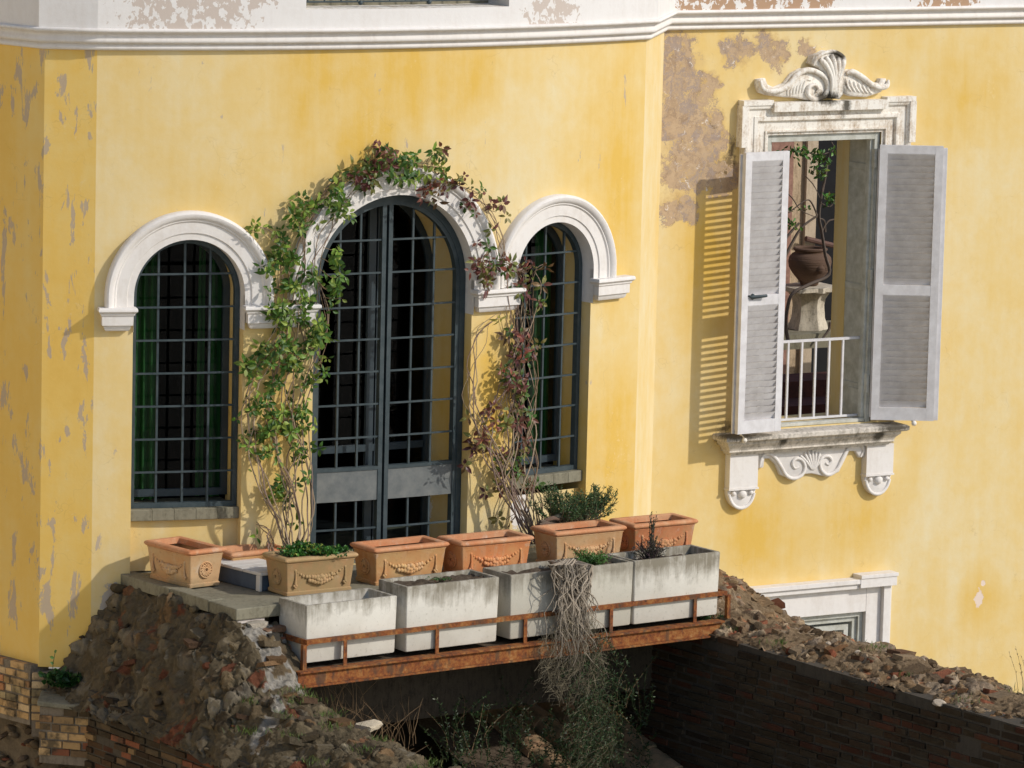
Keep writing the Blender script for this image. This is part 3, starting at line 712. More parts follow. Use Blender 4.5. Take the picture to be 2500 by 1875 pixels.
for s_ in (sc_,): cm.box(BAY, s_ - 0.085, s_ - .01, zb, top(s_) - 0.05, -0.643, -0.605); cm.box(BAY, s_ + 0.01, s_ + .085, zb, top(s_) - 0.05, -0.65, -0.61)
cm.build('casement', M['darkwood'], door, smooth=40)
gl = MB(); pts = [BAY(c - (r - .03) * math.cos(PI * k / 24), zs + (r - .03) * math.sin(PI * k / 24), -0.625) for k in range(25)]
gl.add([BAY(c - r + .03, zb, -.625)] + pts + [BAY(c + r - .03, zb, -.625)], [tuple(range(27))])
gl.build('glass_pane', M['glass'], door, smooth=0)
mg = MB(); mg.box(BAY, c - 0.70, c + 0.70, bay_px(880, 1125)[1] - .03, bay_px(880, 1125)[1] + .03, -0.646, -0.602, n=6); mg.build('casement_rail', M['darkwood'], door, smooth=0)

def curtain(name, label, F, u0, u1, z0, z1, off, mat, waves=5, amp=0.03, loc=None):
    mb = MB(); nu = waves * 10; rr = []
    for z in (z0, (z0 * 2 + z1) / 3, (z0 + 2 * z1) / 3, z1):
        f = 1 - 0.18 * (z - z0) / (z1 - z0)
        rr.append([F(u0 + (u1 - u0) * (0.5 + (i / nu - 0.5) * f), z, off + amp * math.sin(2 * PI * waves * i / nu) + amp * 0.4 * math.sin(5.1 * i / nu + z)) for i in range(nu + 1)])
    n = nu + 1; mb.add([p for r_ in rr for p in r_], [(i * n + j, i * n + j + 1, (i + 1) * n + j + 1, (i + 1) * n + j) for i in range(3) for j in range(nu)])
    o = mb.build(name, mat, None, smooth=70, loc=F((u0 + u1) / 2, z0, off)); tag(o, label, 'curtain')
    return o
def cs(x, d): return bay_px(x, 900, -d)[0]
curtain('curtain', 'green curtain hanging in two folds at the left side of the left arched window', BAY, cs(322, .5), cs(386, .5), -7.0, -4.6, -0.50, M['curtain'], 3)
curtain('curtain', 'narrow dim green curtain edge right of the middle of the left arched window', BAY, cs(480, .6), cs(500, .6), -7.0, -4.6, -0.6, M['curtain'], 1, .015)
curtain('curtain', 'green curtain strip next to the right jamb inside the left arched window', BAY, cs(512, .55), cs(540, .55), -7.0, -4.6, -0.55, M['curtain'], 1, .015)
curtain('curtain', 'green curtain behind the grille of the right arched window', BAY, cs(1295, .45), cs(1345, .45), -6.9, -4.6, -0.46, M['curtain'], 3)
curtain('curtain', 'pale grey curtain behind the left leaf of the arched door', BAY, cs(895, .75), cs(925, .75), -7.5, -4.5, -0.75, M['curtain2'], 2)

# ------------------------------------------------------------------ shuttered window in the flat wall
def Z5(u, v): return 1700 + u / 2.552, 100 + v / 2.552
def Z6(u, v): return 1700 + u / 2.765, 700 + v / 2.765
t0, t1, z0, z1 = WIN
wf = MB()
fo = 0.0
for a, b, c_, d in [(t0, t0 + .055, z0, z1), (t1 - .055, t1, z0, z1), (t0 + .055, t1 - .055, z1 - .07, z1)]:
    wf.box(WALL, a, b, c_, d, -0.10, -0.01)
wf.box(WALL, t0 + .055, t0 + .085, z0, z1 - .07, -0.10, -0.04); wf.box(WALL, t1 - .085, t1 - .055, z0, z1 - .07, -0.10, -0.04)
wf.box(WALL, t0 + .055, t1 - .055, z0 + .002, z0 + .035, -0.09, -0.02)
win = wf.build('shuttered_window', M['wood'], villa, smooth=0, bevel=0.004); win['label'] = 'tall open window with two louvred shutters in the flat wall'
# jambs: inner shutter panels then yellow masonry
jm = MB()
jm.box(WALL, t1 - .035, t1 - .001, z0, z1 - .02, -0.45, -0.101)
for zc in (-4.45, -5.6, -6.55): jm.box(WALL, t1 - .045, t1 - .0351, zc - .03, zc + .03, -0.44, -0.12)
jm.box(WALL, t1 - .052, t1 - .0352, z0 + .05, z0 + .3, -0.32, -0.14)
for zc in (-4.35, -5.5, -6.5): jm.box(WALL, t1 - .065, t1 - .055 + .02, zc - .09, zc + .09, -0.04, 0.012)
jm.build('inner_shutter', M['wood'], win, smooth=0, bevel=0.003)
jy = MB(); juv = []
jy.quad(WALL(t1, z0, -.101), WALL(t1, z1, -.101), WALL(t1, z1, -.64), WALL(t1, z0, -.64)); juv += [(3, z0), (3, z1), (3.6, z1), (3.6, z0)]
jy.box(WALL, t1 - .04, t1 + .1, z0, z1, -0.66, -0.4501); juv += [(3 + .2 * i, z) for z in (z0, z1) for i in range(4)]
jy.quad(WALL(t0, z0, -.101), WALL(t0, z1, -.101), WALL(t0, z1, -.64), WALL(t0, z0, -.64)); juv += [(3, z0), (3, z1), (3.6, z1), (3.6, z0)]
jy.quad(WALL(t0, z1, -.101), WALL(t1, z1, -.101), WALL(t1, z1, -.64), WALL(t0, z1, -.64)); juv += [(3, z0), (3, z1), (3.6, z1), (3.6, z0)]
jy.quad(WALL(t0, z0, -.0), WALL(t1, z0, -.0), WALL(t1, z0, -.64), WALL(t0, z0, -.64)); juv += [(3, z0), (3, z1), (3.6, z1), (3.6, z0)]
jy.build('jamb', M['return'], win, smooth=0, tex_uv=juv)
# surround: stepped architrave on three sides with a raised centre
sr = MB()
def uframe(w0, w1, o0, o1, zb=z0 + 0.02):
    sr.box(WALL, t0 - w1, t0 - w0, zb, z1 + w1, o0, o1); sr.box(WALL, t1 + w0, t1 + w1, zb, z1 + w1, o0, o1)
    sr.box(WALL, t0 - w0, t1 + w0, z1 + w0, z1 + w1, o0, o1)
SP = [(0.0, 0.02), (0.03, 0.02), (0.03, 0.045), (0.045, 0.045), (0.045, 0.03), (0.13, 0.03), (0.13, 0.045), (0.14, 0.06), (0.16, 0.065), (0.18, 0.06), (0.185, 0.05), (0.25, 0.055), (0.25, 0.07), (0.265, 0.085), (0.29, 0.09), (0.30, 0.08), (0.30, 0.0)]
def uloop(dw): return [(t0 - dw, z0 + .03), (t0 - dw, z1 + dw), (t1 + dw, z1 + dw), (t1 + dw, z0 + .03)]
lp = [[WALL(a, b, off) for a, b in uloop(dw)] for dw, off in SP]
sr.add([p for l_ in lp for p in l_], [(i * 4 + j, i * 4 + j + 1, (i + 1) * 4 + j + 1, (i + 1) * 4 + j) for i in range(len(SP) - 1) for j in range(3)])
zt = z1 + 0.30
sr.box(WALL, t0 - .33, t0 - .0, zt - .012, zt + .035, 0, 0.10); sr.box(WALL, t1 + .0, t1 + .33, zt - .012, zt + .035, 0, 0.10)      # ears
sr.box(WALL, t0 + .0, t1 - .0, zt - .075, zt + .012, 0, 0.118)
sr.box(WALL, t0 - .34, t0 - .27, z1 - .1, zt - .0121, 0, .096); sr.box(WALL, t1 + .27, t1 + .34, z1 - .1, zt - .0121, 0, .096)
sr.build('surround', M['trim'], win, smooth=35)

def poly_relief(mb, F, pts, off0, off1, inset=0.012):     # thick plate with a chamfered front from an outline in (u,z)
    n = len(pts)
    cx = sum(p[0] for p in pts) / n; cz = sum(p[1] for p in pts) / n
    ar = sum(pts[i][0] * pts[(i + 1) % n][1] - pts[(i + 1) % n][0] * pts[i][1] for i in range(n))
    sg = 1 if ar > 0 else -1
    inn = []
    for i in range(n):
        a, b, c_ = pts[i - 1], pts[i], pts[(i + 1) % n]
        dx, dz = c_[0] - a[0], c_[1] - a[1]; L = math.hypot(dx, dz) or 1
        inn.append((b[0] - dz / L * inset * sg, b[1] + dx / L * inset * sg))
    vs = [F(p[0], p[1], off0) for p in pts] + [F(p[0], p[1], off1 - inset * 0.7) for p in pts] + [F(p[0], p[1], off1) for p in inn]
    fs = []
    for k in (0, 1):
        for i in range(n): fs.append((k * n + i, k * n + (i + 1) % n, (k + 1) * n + (i + 1) % n, (k + 1) * n + i))
    from mathutils.geometry import tessellate_polygon
    for t in tessellate_polygon([[Vector((p[0], p[1], 0)) for p in inn]]): fs.append(tuple(2 * n + i for i in t))
    mb.add(vs, fs)
def zline(lst, Z, off): return [wall_px(*Z(u, v), off) for u, v in lst]
def smoothline(pts, k=4):
    out = []
    n = len(pts)
    for i in range(n - 1):
        p0, p1, p2, p3 = pts[max(i - 1, 0)], pts[i], pts[i + 1], pts[min(i + 2, n - 1)]
        for j in range(k):
            t = j / k
            out.append(tuple(0.5 * ((2 * p1[d]) + (-p0[d] + p2[d]) * t + (2 * p0[d] - 5 * p1[d] + 4 * p2[d] - p3[d]) * t * t + (-p0[d] + 3 * p1[d] - 3 * p2[d] + p3[d]) * t ** 3) for d in range(len(p1))))
    out.append(pts[-1]); return out
def roll(mb, pts, Z, off, r0, r1, flat=1.0, n=8, base=0.05):
    p = smoothline([wall_px(*Z(u, v), base) for u, v in pts])
    m = len(p)
    rad = [(r0 + (r1 - r0) * i / (m - 1)) * min(1.0, 0.45 + 3.2 * min(i, m - 1 - i) / (m - 1)) for i in range(m)]
    mb.tube([WALL(a, b, off) for a, b in p], rad, n)
# crest over the window
cr = MB()
left_plate = [(385, 240), (430, 232), (445, 272), (490, 292), (560, 262), (600, 205), (660, 172), (730, 178), (790, 215), (815, 262), (812, 320), (770, 360), (700, 372), (620, 355), (540, 350), (450, 340), (400, 325), (382, 280)]
right_plate = [(905, 195), (960, 178), (1030, 215), (1085, 255), (1140, 262), (1150, 235), (1185, 235), (1190, 275), (1150, 320), (1060, 350), (960, 345), (905, 320)]
cent_plate = [(705, 140), (720, 95), (770, 75), (800, 58), (860, 66), (900, 100), (912, 150), (900, 210), (905, 330), (880, 362), (810, 355), (800, 260), (790, 200), (745, 165)]
poly_relief(cr, WALL, zline(left_plate, Z5, .06), 0, 0.07, .02)
poly_relief(cr, WALL, zline(right_plate, Z5, .06), 0, 0.066, .02)
poly_relief(cr, WALL, zline(cent_plate, Z5, .06), 0, 0.10, .02)
roll(cr, [(385, 245), (400, 290), (440, 312), (500, 305), (560, 275), (610, 215), (670, 180), (735, 190), (790, 230), (808, 290), (780, 345), (720, 360), (680, 330), (690, 285), (725, 270), (748, 295), (735, 318)], Z5, .085, .032, .02)
roll(cr, [(1185, 240), (1175, 278), (1130, 288), (1080, 268), (1020, 222), (960, 190), (925, 200)], Z5, .08, .026, .03)
for k in range(6):
    f = k / 5
    roll(cr, [(560 + 18 * k, 340 - 4 * k), (565 + 20 * k, 300 - 8 * k), (610 + 14 * k, 255 - 3 * k), (670 + 8 * k, 215 + 6 * k)], Z5, .07, .016, .010)
    roll(cr, [(925 + 26 * k, 230 + 10 * k), (930 + 28 * k, 270 + 8 * k), (960 + 26 * k, 315 + 3 * k)], Z5, .066, .015, .012)
for k in range(5):
    x0 = 745 + 36 * k
    roll(cr, [(835 + 10 * (k - 2), 345), (840 + 10 * (k - 2), 240), (838 + 24 * (k - 2), 160), (x0 + 2, 105 - 14 * (1.8 - abs(k - 2)))], Z5, .118, .016, .030)
roll(cr, [(712, 150), (735, 100), (790, 68), (850, 66), (900, 100), (910, 145)], Z5, .10, .018, .018)
co_ = cr.build('crest', M['trim'], win, smooth=60); co_['label'] = 'carved stucco crest of scrolls and a plume above the window'
# sill and moulding beneath
sm = MB()
ts0, ts1 = wall_px(*Z6(120, 960), .25)[0] + .14, wall_px(*Z6(1440, 905), .25)[0]
zs_ = z0 - 0.01
sp = [(-.02, 0.0), (0.235, 0.0), (0.255, -0.012), (0.255, -0.045), (0.235, -0.06), (0.20, -0.062), (0.195, -0.09), (0.165, -0.12), (0.15, -0.15), (0.155, -0.165), (0.13, -0.175), (0.115, -0.20), (0.0, -0.20)]
rr = []
for off, dz in sp:
    e_ = 0.255 - max(off, 0.0)
    rr.append([WALL(ts0 + e_, zs_ + dz, 0), WALL(ts0 + e_, zs_ + dz, off), WALL(ts1 - e_, zs_ + dz, off), WALL(ts1 - e_, zs_ + dz, 0)])
sm.add([p for r_ in rr for p in r_], [(i * 4 + j, i * 4 + j + 1, (i + 1) * 4 + j + 1, (i + 1) * 4 + j) for i in range(len(sp) - 1) for j in range(3)])
sm.build('sill', M['sillstone'], win, smooth=30)
for u, v in ((325, 1030), (1470, 915)):      # iron shutter rests
    t_, z_ = wall_px(*Z6(u, v), .27); bt = MB(); bt.ball(WALL(t_, z_ - .01, .27), (.026, .026, .026)); bt.tube([WALL(t_, z_, .27), WALL(t_, z_ + .03, .2)], .012, 6)
    bt.build('shutter_rest', M['trim'], win)
# corbels
for (u0, v0, u1, v1, vb) in ((230, 1135, 420, 1358, 1503), (1155, 1042, 1335, 1262, 1408)):
    cb = MB(); po = .085
    ta, zt_ = wall_px(*Z6(u0, v0), po); tb, _ = wall_px(*Z6(u1, v0), po); _, zb_ = wall_px(*Z6((u0 + u1) / 2, v1), po); _, zb2 = wall_px(*Z6((u0 + u1) / 2, vb), po)
    zt_ = zs_ - .199
    cb.box(WALL, ta, tb, zb_, zt_, 0, po); cb.box(WALL, ta - .008, tb + .008, zb_ - .018, zb_ - .0005, 0, po + .01)
    cx, rr_ = (ta + tb) / 2, (tb - ta) / 2
    rz = zb_ - .018 - zb2
    outl = [(cx - rr_ * math.cos(a), zb_ - .018 - rz * math.sin(a)) for a in [PI * k / 16 for k in range(17)]]
    poly_relief(cb, WALL, outl, 0, .055, .012)
    cb.tube([WALL(cx - rr_ * .9 * math.cos(a), zb_ - .03 - (rz - .02) * math.sin(a), .055) for a in [PI * (k + 1) / 18 for k in range(17)]], .017, 8)
    cb.ball(WALL(cx, zb_ - .06, .05), (.05, .05, .05))
    for sg in (-1, 1): cb.ball(WALL(cx + sg * rr_ * .62, zb_ - .05, .062), (.026, .026, .026))
    cb.build('corbel', M['white'], win, smooth=50)
# apron ornament
ap = MB()
plate = [(425, 1120), (450, 1108), (1110, 1045), (1140, 1060), (1140, 1150), (1100, 1155), (1075, 1110), (1035, 1110), (1000, 1180), (965, 1250), (885, 1285), (780, 1262), (735, 1265), (655, 1308), (570, 1270), (540, 1200), (500, 1160), (462, 1160), (455, 1220), (428, 1225)]
poly_relief(ap, WALL, zline(plate, Z6, .04), 0, .04, .01)
roll(ap, [(432, 1215), (445, 1150), (480, 1125), (530, 1150), (575, 1215), (610, 1275), (660, 1295), (715, 1270), (735, 1215), (715, 1170), (675, 1160), (650, 1190), (665, 1225), (695, 1218)], Z6, .045, .020, .016)
roll(ap, [(1110, 1150), (1130, 1110), (1120, 1075), (1080, 1065), (1030, 1090), (985, 1165), (950, 1235), (895, 1270), (850, 1245), (835, 1190), (855, 1150), (895, 1145), (915, 1175), (895, 1200), (875, 1190)], Z6, .045, .020, .016)
for k in range(7):
    f = (k - 3) / 3
    roll(ap, [(790 + 8 * f, 1235), (788 + 45 * f, 1170 + 10 * abs(f)), (782 + 80 * f, 1105 + 35 * f * f)], Z6, .048, .010, .017)
ap.build('apron_ornament', M['white'], win, smooth=60)

# shutters: local x = width, y = thickness (towards the outside), z up
def shutter(width, h, name='shutter'):
    mb = MB(); st = 0.075; th = 0.042
    mb.lbox(0, st, 0, th, 0, h); mb.lbox(width - st, width, 0, th, 0, h)
    rails = [(0, 0.12), (h * 0.455, h * 0.455 + 0.10), (h - 0.085, h)]
    for a, b in rails: mb.lbox(st, width - st, 0.001, th - .001, a, b)
    for (a, b) in ((rails[0][1], rails[1][0]), (rails[1][1], rails[2][0])):
        n = round((b - a) / 0.0585)
        for k in range(n):
            z = a + (b - a) * (k + 0.5) / n; dy, dz, t = 0.0170, 0.0285, 0.0090
            # slat leans outward and down
            p = [(st - .004, th / 2 - dy, z - dz), (width - st + .004, th / 2 - dy, z - dz), (width - st + .004, th / 2 + dy, z + dz), (st - .004, th / 2 + dy, z + dz)]
            q = [(x, y + t * .7, zz + t) for x, y, zz in p]
            mb.hexa(p + q)
    return mb
ztop = wall_px(*Z5(1115, 645), .02)[1]; zbot = ztop - 2.62
def place_shutter(mb, hinge, ang, label):
    global LOCAL
    LOCAL = True
    o = mb.build('shutter', M['shutter'], win, smooth=0, bevel=0.003)
    LOCAL = False
    L = WORLD[villa.name]
    o.location = (hinge[0] - L[0], hinge[1] - L[1], hinge[2] - L[2]); o.rotation_euler = (0, 0, ang); o['label'] = label
    return o
def place_on_depth(px, z):
    q = ray(*px); return q * (z / q[2])
# right: hinge at its left edge on the frame, nearly square to the view; y local points away from viewer
hR = WALL(t1 - 0.03, zbot, 0.04)
sh = shutter(0.60, 2.62)
sh.v = [(x, -y, z) for x, y, z in sh.v]
oR = place_shutter(sh, hR, math.radians(2), 'right louvred shutter, folded double, turned away from the wall')
sh2 = MB(); sh2.lbox(.55, .645, .001, .022, -.0, 2.60); sh2.lbox(-.01, .02, .001, .03, 0.02, 2.58)
place_shutter(sh2, hR, math.radians(2), 'closing strip behind the edge of the right shutter')
# left: leaf stands off the wall, its free edge to the left
hL = WALL(t0 + 0.045, zbot, 0.275)
sh = shutter(0.515, 2.62)
sh.v = [(x - 0.515, -y, z) for x, y, z in sh.v]
oL = place_shutter(sh, hL, math.radians(36), 'left louvred shutter with an iron handle, standing in front of the wall')
sh2 = MB(); sh2.lbox(-.535, -.47, .012, .034, 0.0, 2.60); sh2.lbox(-.515, -.49, .0005, .0115, .03, 2.6); sh2.lbox(-.05, -.0, .001, .03, .02, 2.6)
place_shutter(sh2, hL, math.radians(36), 'closing strips behind the edges of the left shutter')
hd = MB(); t_, z_ = wall_px(1842, 724, .36)
hd.tube([WALL(t_ - .07, z_ + .01, .36), WALL(t_ - .03, z_ - .004, .375), WALL(t_ + .12, z_ + .006, .385)], [.006, .018, .014], 8); hd.ball(WALL(t_ - .02, z_, .36), (.022, .022, .03))
hd.build('handle', M['slate'], win)
# railing
rl = MB(); zr = wall_px(1900, 700 + 385 / 2.765, -.02)[1]
rl.box(WALL, t0 + .06, t1 - .05, zr - .012, zr + .012, -.13, -.105)
rl.box(WALL, t0 + .06, t1 - .05, z0 + .045, z0 + .065, -.13, -.105)
for k in range(9):
    s_ = t1 - .265 - k * .1555
    if s_ > t0 + .06: rl.box(WALL, s_ - .010, s_ + .010, z0 + .065, zr - .012, -.127, -.108)
rl.build('railing', M['shutter'], win, smooth=0)

# basement window
bw = MB(); 
tl, zl = wall_px(1830, 1470, .05); tr_, zr_ = wall_px(2157, 1412, .05)
ZTL = -8.40
bw.box(WALL, 1.02, 2.36, ZTL - .06, ZTL - .01, 0, .11); bw.box(WALL, 0.98, 2.40, ZTL - .0099, ZTL + .035, 0, .135)
bw.box(WALL, 2.30, 2.73, ZTL + .04, ZTL + .075, 0, .15); bw.box(WALL, 2.30, 2.72, ZTL - .05, ZTL + .0399, 0, .14)
bw.box(WALL, 0.80, 1.0, ZTL + .03, ZTL + .07, 0, .12)
for a, b, c_, d, o_ in [(2.43, 2.60, -10.4, ZTL - .06, .05), (1.16, 2.43, LOWW[3], ZTL - .06, .048), (1.16, 1.40, -10.4, LOWW[3], .05), (2.60, 2.68, -10.4, ZTL - .05, .10), (2.68, 2.71, -10.4, ZTL - .05, .07)]:
    bw.box(WALL, a, b, c_, d, 0, o_)
bwo = bw.build('window', M['white'], villa, smooth=0, bevel=.004); bwo['label'] = 'basement window in a white surround, half hidden by the ruined wall'
bf = MB()
for i, (w_, o_) in enumerate(((0.0, 0.0), (.05, -.03), (.13, -.05))):
    q = LOWW[1] - w_; qz = LOWW[3] - w_
    bf.box(WALL, q - .05, q, -10.4, qz, -.2, o_); bf.box(WALL, LOWW[0], q - .05, qz - .05, qz, -.2, o_)
bf.box(WALL, LOWW[0], LOWW[1] - .2, -10.4, LOWW[3] - .2, -.2, -.12)
bf.build('frame', M['wood'], bwo, smooth=0)

# ------------------------------------------------------------------ courtyard behind the open window
CO = -5.4
def cy(x, y, o=CO): return wall_px(x, y, o)
def lathe(mb, c, prof, n=28, M_=None):
    rr = [[(c[0] + r_ * math.cos(2 * PI * k / n), c[1] + r_ * math.sin(2 * PI * k / n), c[2] + z) for k in range(n)] for r_, z in prof]
    mb.rings(rr, cap=False)
ux, uz = cy(1977, 650); ub = cy(1977, 697)[1]
pt = cy(1977, 697)[1]; pb = cy(1977, 802)[1]
base = WALL(ux, pt, CO)
m = NT('ribbed_clay'); m.bump(m.noise(m.mapv(m.coord('Object'), (1, 1, 14)), 4, 4, .6), .8, .02); clay = m.out((0.13, 0.08, 0.055), .9)
un = MB(); k = 0.235 / 1.0
lathe(un, base, [(0.0, .005), (.085, .005), (.10, .02), (.10, .04), (.14, .08), (.19, .14), (.225, .20), (.235, .26), (.225, .31), (.195, .345), (.165, .36), (.165, .375), (.185, .39), (.185, .405), (.165, .415), (.150, .405), (.150, .36), (.10, .30), (0, .30)])
urn = un.build('urn', clay, None, smooth=50, loc=base); tag(urn, 'ribbed clay urn on the stone pedestal seen through the open window', 'urn')
ub_ = MB(); ub_.ball((base[0] + .1, base[1] - .2, base[2] + .2), (.05, .03, .05)); ub_.build('medallion', clay, urn)
pm = MB(); pbz = pb
prf = [(0.20, pb - pt), (.19, pb - pt + .05), (.165, pb - pt + .12), (.155, (pb - pt) * .45), (.165, (pb - pt) * .3), (.20, (pb - pt) * .17), (.245, (pb - pt) * .12), (.25, -.0), (0, 0)]
n = 24; rr = []
for r_, z in prf:
    rr.append([(base[0] + r_ * (1 + .10 * math.cos(6 * (2 * PI * q / n))) * math.cos(2 * PI * q / n), base[1] + r_ * (1 + .10 * math.cos(6 * (2 * PI * q / n))) * math.sin(2 * PI * q / n), pt + z) for q in range(n)])
pm.rings(rr, cap=False); pm.rings([[WALL(ux + a * .29, z, CO + b * .25) for a, b in ((-1, -1), (1, -1), (1, 1), (-1, 1))] for z in (pt - .045, pt - .003)])
tag(pm.build('stone_pedestal', stucco('pedestal_stone', (0.60, 0.53, 0.42), (0.16, 0.13, 0.09), .9, 3), None, smooth=45, loc=(base[0], base[1], pb)), 'carved stone pedestal under the clay urn', 'pedestal')
lg = MB(); lg.box(WALL, ux - 1.2, ux + 1.4, pb - .16, pb - .002, CO - .5, CO + .35)
tag(lg.build('stone_ledge', M['stone'], None, smooth=0, loc=WALL(ux, pb, CO)), 'flat stone ledge carrying the pedestal in the courtyard', 'ledge')
cw = thing('courtyard_wall', 'old courtyard wall with rough plaster pier behind the urn', 'wall', WALL(ux, -9, CO - 1.2))
q = MB(); q.box(WALL, ux - 3.2, cy(1928, 500, CO - 1.2)[0], -9, -2.0, CO - 1.6, CO - 1.15); q.build('brick_pier', simple('pinkish_brick', (0.36, 0.20, 0.15), .9, (0.22, 0.12, 0.09), 14, .8), cw, smooth=0)
q = MB(); q.box(WALL, cy(1928, 500, CO - 1.2)[0] + .002, cy(1960, 500, CO - 1.2)[0], -9, -2.0, CO - 1.6, CO - 1.19); q.build('rough_plaster', stucco('rough_plaster', (0.50, 0.38, 0.25), (0.15, 0.10, 0.06), 1.0, 3.5), cw, smooth=0)
q = MB(); q.box(WALL, cy(1960, 500, CO - 1.2)[0] + .002, cy(1986, 500, CO - 1.2)[0], -9, -2.0, CO - 1.6, CO - 1.14); q.build('pilaster', stucco('pilaster_plaster', (0.50, 0.40, 0.29), (0.3, 0.22, 0.15), .8, 2), cw, smooth=0)
q = MB(); q.box(WALL, cy(1986, 500, CO - 1.2)[0] + .002, ux + 3, -9, -2.0, CO - 2.0, CO - 1.7); q.build('dark_recess', M['dark'], cw, smooth=0)
q = MB(); q.tube([WALL(cy(1965, 580, CO - 1.1)[0], cy(1965, 582, CO - 1.1)[1], CO - 1.08), WALL(cy(2060, 600, CO - 1.1)[0], cy(2060, 606, CO - 1.1)[1], CO - 1.08)], .03, 8); q.build('rail', simple('brown_rail', (.16, .09, .07)), cw)
q = MB(); 
for yy in (925, 965, 1005): 
    za = cy(1980, yy, CO + 1)[1]; q.box(WALL, ux - 2, ux + 2.2, za - .9, za, CO + .6 + (yy - 925) * .012, CO + 1.1 + (yy - 925) * .012)
tag(q.build('low_roof', simple('dark_red_tiles', (.09, .03, .025), .9, (.05, .02, .018), 10, .6), None, smooth=0, loc=WALL(ux, -8, CO + 1)), 'dark red stepped tile roof below the ledge', 'roof')

# ------------------------------------------------------------------ leaves and stems
def leafcol(kind):
    if kind == 'g': return random.choice([(.06, .13, .015), (.09, .18, .02), (.17, .27, .035), (.04, .10, .012), (.27, .35, .06), (.10, .16, .025), (.05, .12, .015), (.20, .25, .05)])
    if kind == 'p': return random.choice([(.13, .045, .04), (.17, .065, .045), (.12, .07, .035), (.20, .17, .05), (.10, .04, .04), (.24, .07, .045), (.15, .17, .04), (.20, .12, .05), (.25, .24, .07)])
    if kind == 'm': return random.choice([(.07, .14, .025), (.14, .045, .04), (.16, .16, .04), (.06, .10, .02), (.17, .07, .045)])
    if kind == 'y': return (.35, .33, .08)
    return (.05, .12, .02)
def leaf(mb, p, d, nrm, L, W, col, bend=0.25):
    d = d.normalized(); s_ = d.cross(nrm)
    if s_.length < 1e-4: return
    s_.normalize(); nn = s_.cross(d)
    mb.color(col); fold = U(-.1, .75); tw = U(-.18, .18)
    up = nn * 1.0
    def q(t, w_): return p + d * (L * (t - .12 * bend * t * t)) + s_ * (W * w_) + up * (-bend * L * t * t + fold * W * abs(w_)) + s_ * (tw * L * t * t)
    vs = [q(0, 0), q(.3, .42), q(.62, .45), q(1, 0), q(.62, -.45), q(.3, -.42), q(.45, 0)]
    mb.add(vs, [(0, 1, 6), (1, 2, 6), (2, 3, 6), (3, 4, 6), (4, 5, 6), (5, 0, 6)])
def cluster(mb, p, outn, kind, n=5, L=0.062):
    p = Vector(p); outn = Vector(outn).normalized()
    ax = (outn + Vector((U(-.7, .7), U(-.7, .7), U(-.5, .8)))).normalized()
    t = ax.orthogonal().normalized(); a0 = U(0, 2 * PI); col = leafcol(kind)
    for k in range(n):
        a = a0 + 2 * PI * k / n + U(-.3, .3)
        d = (Matrix.Rotation(a, 3, ax) @ t + ax * U(0.0, .5) + Vector((0, 0, -0.15))).normalized()
        c = leafcol(kind) if rnd() < .35 else col; v = U(.75, 1.25)
        leaf(mb, p + d * .012, d, ax, L * U(.7, 1.2), L * U(.42, .58), tuple(x * v for x in c), U(-.1, .9))
def wob(p0, p1, n=7, amp=0.04, F=None, ph=None):
    pts = []
    a, b, c_, d = U(0, 6), U(0, 6), U(1.2, 2.6), U(2.5, 4.5)
    for i in range(n + 1):
        t = i / n; e_ = math.sin(PI * t)
        pts.append(tuple(p0[k] + (p1[k] - p0[k]) * t + amp * e_ * (math.sin(a + c_ * 3 * t + k * 2.1) + .5 * math.sin(b + d * 3 * t + k * 1.3)) for k in range(len(p0))))
    return pts

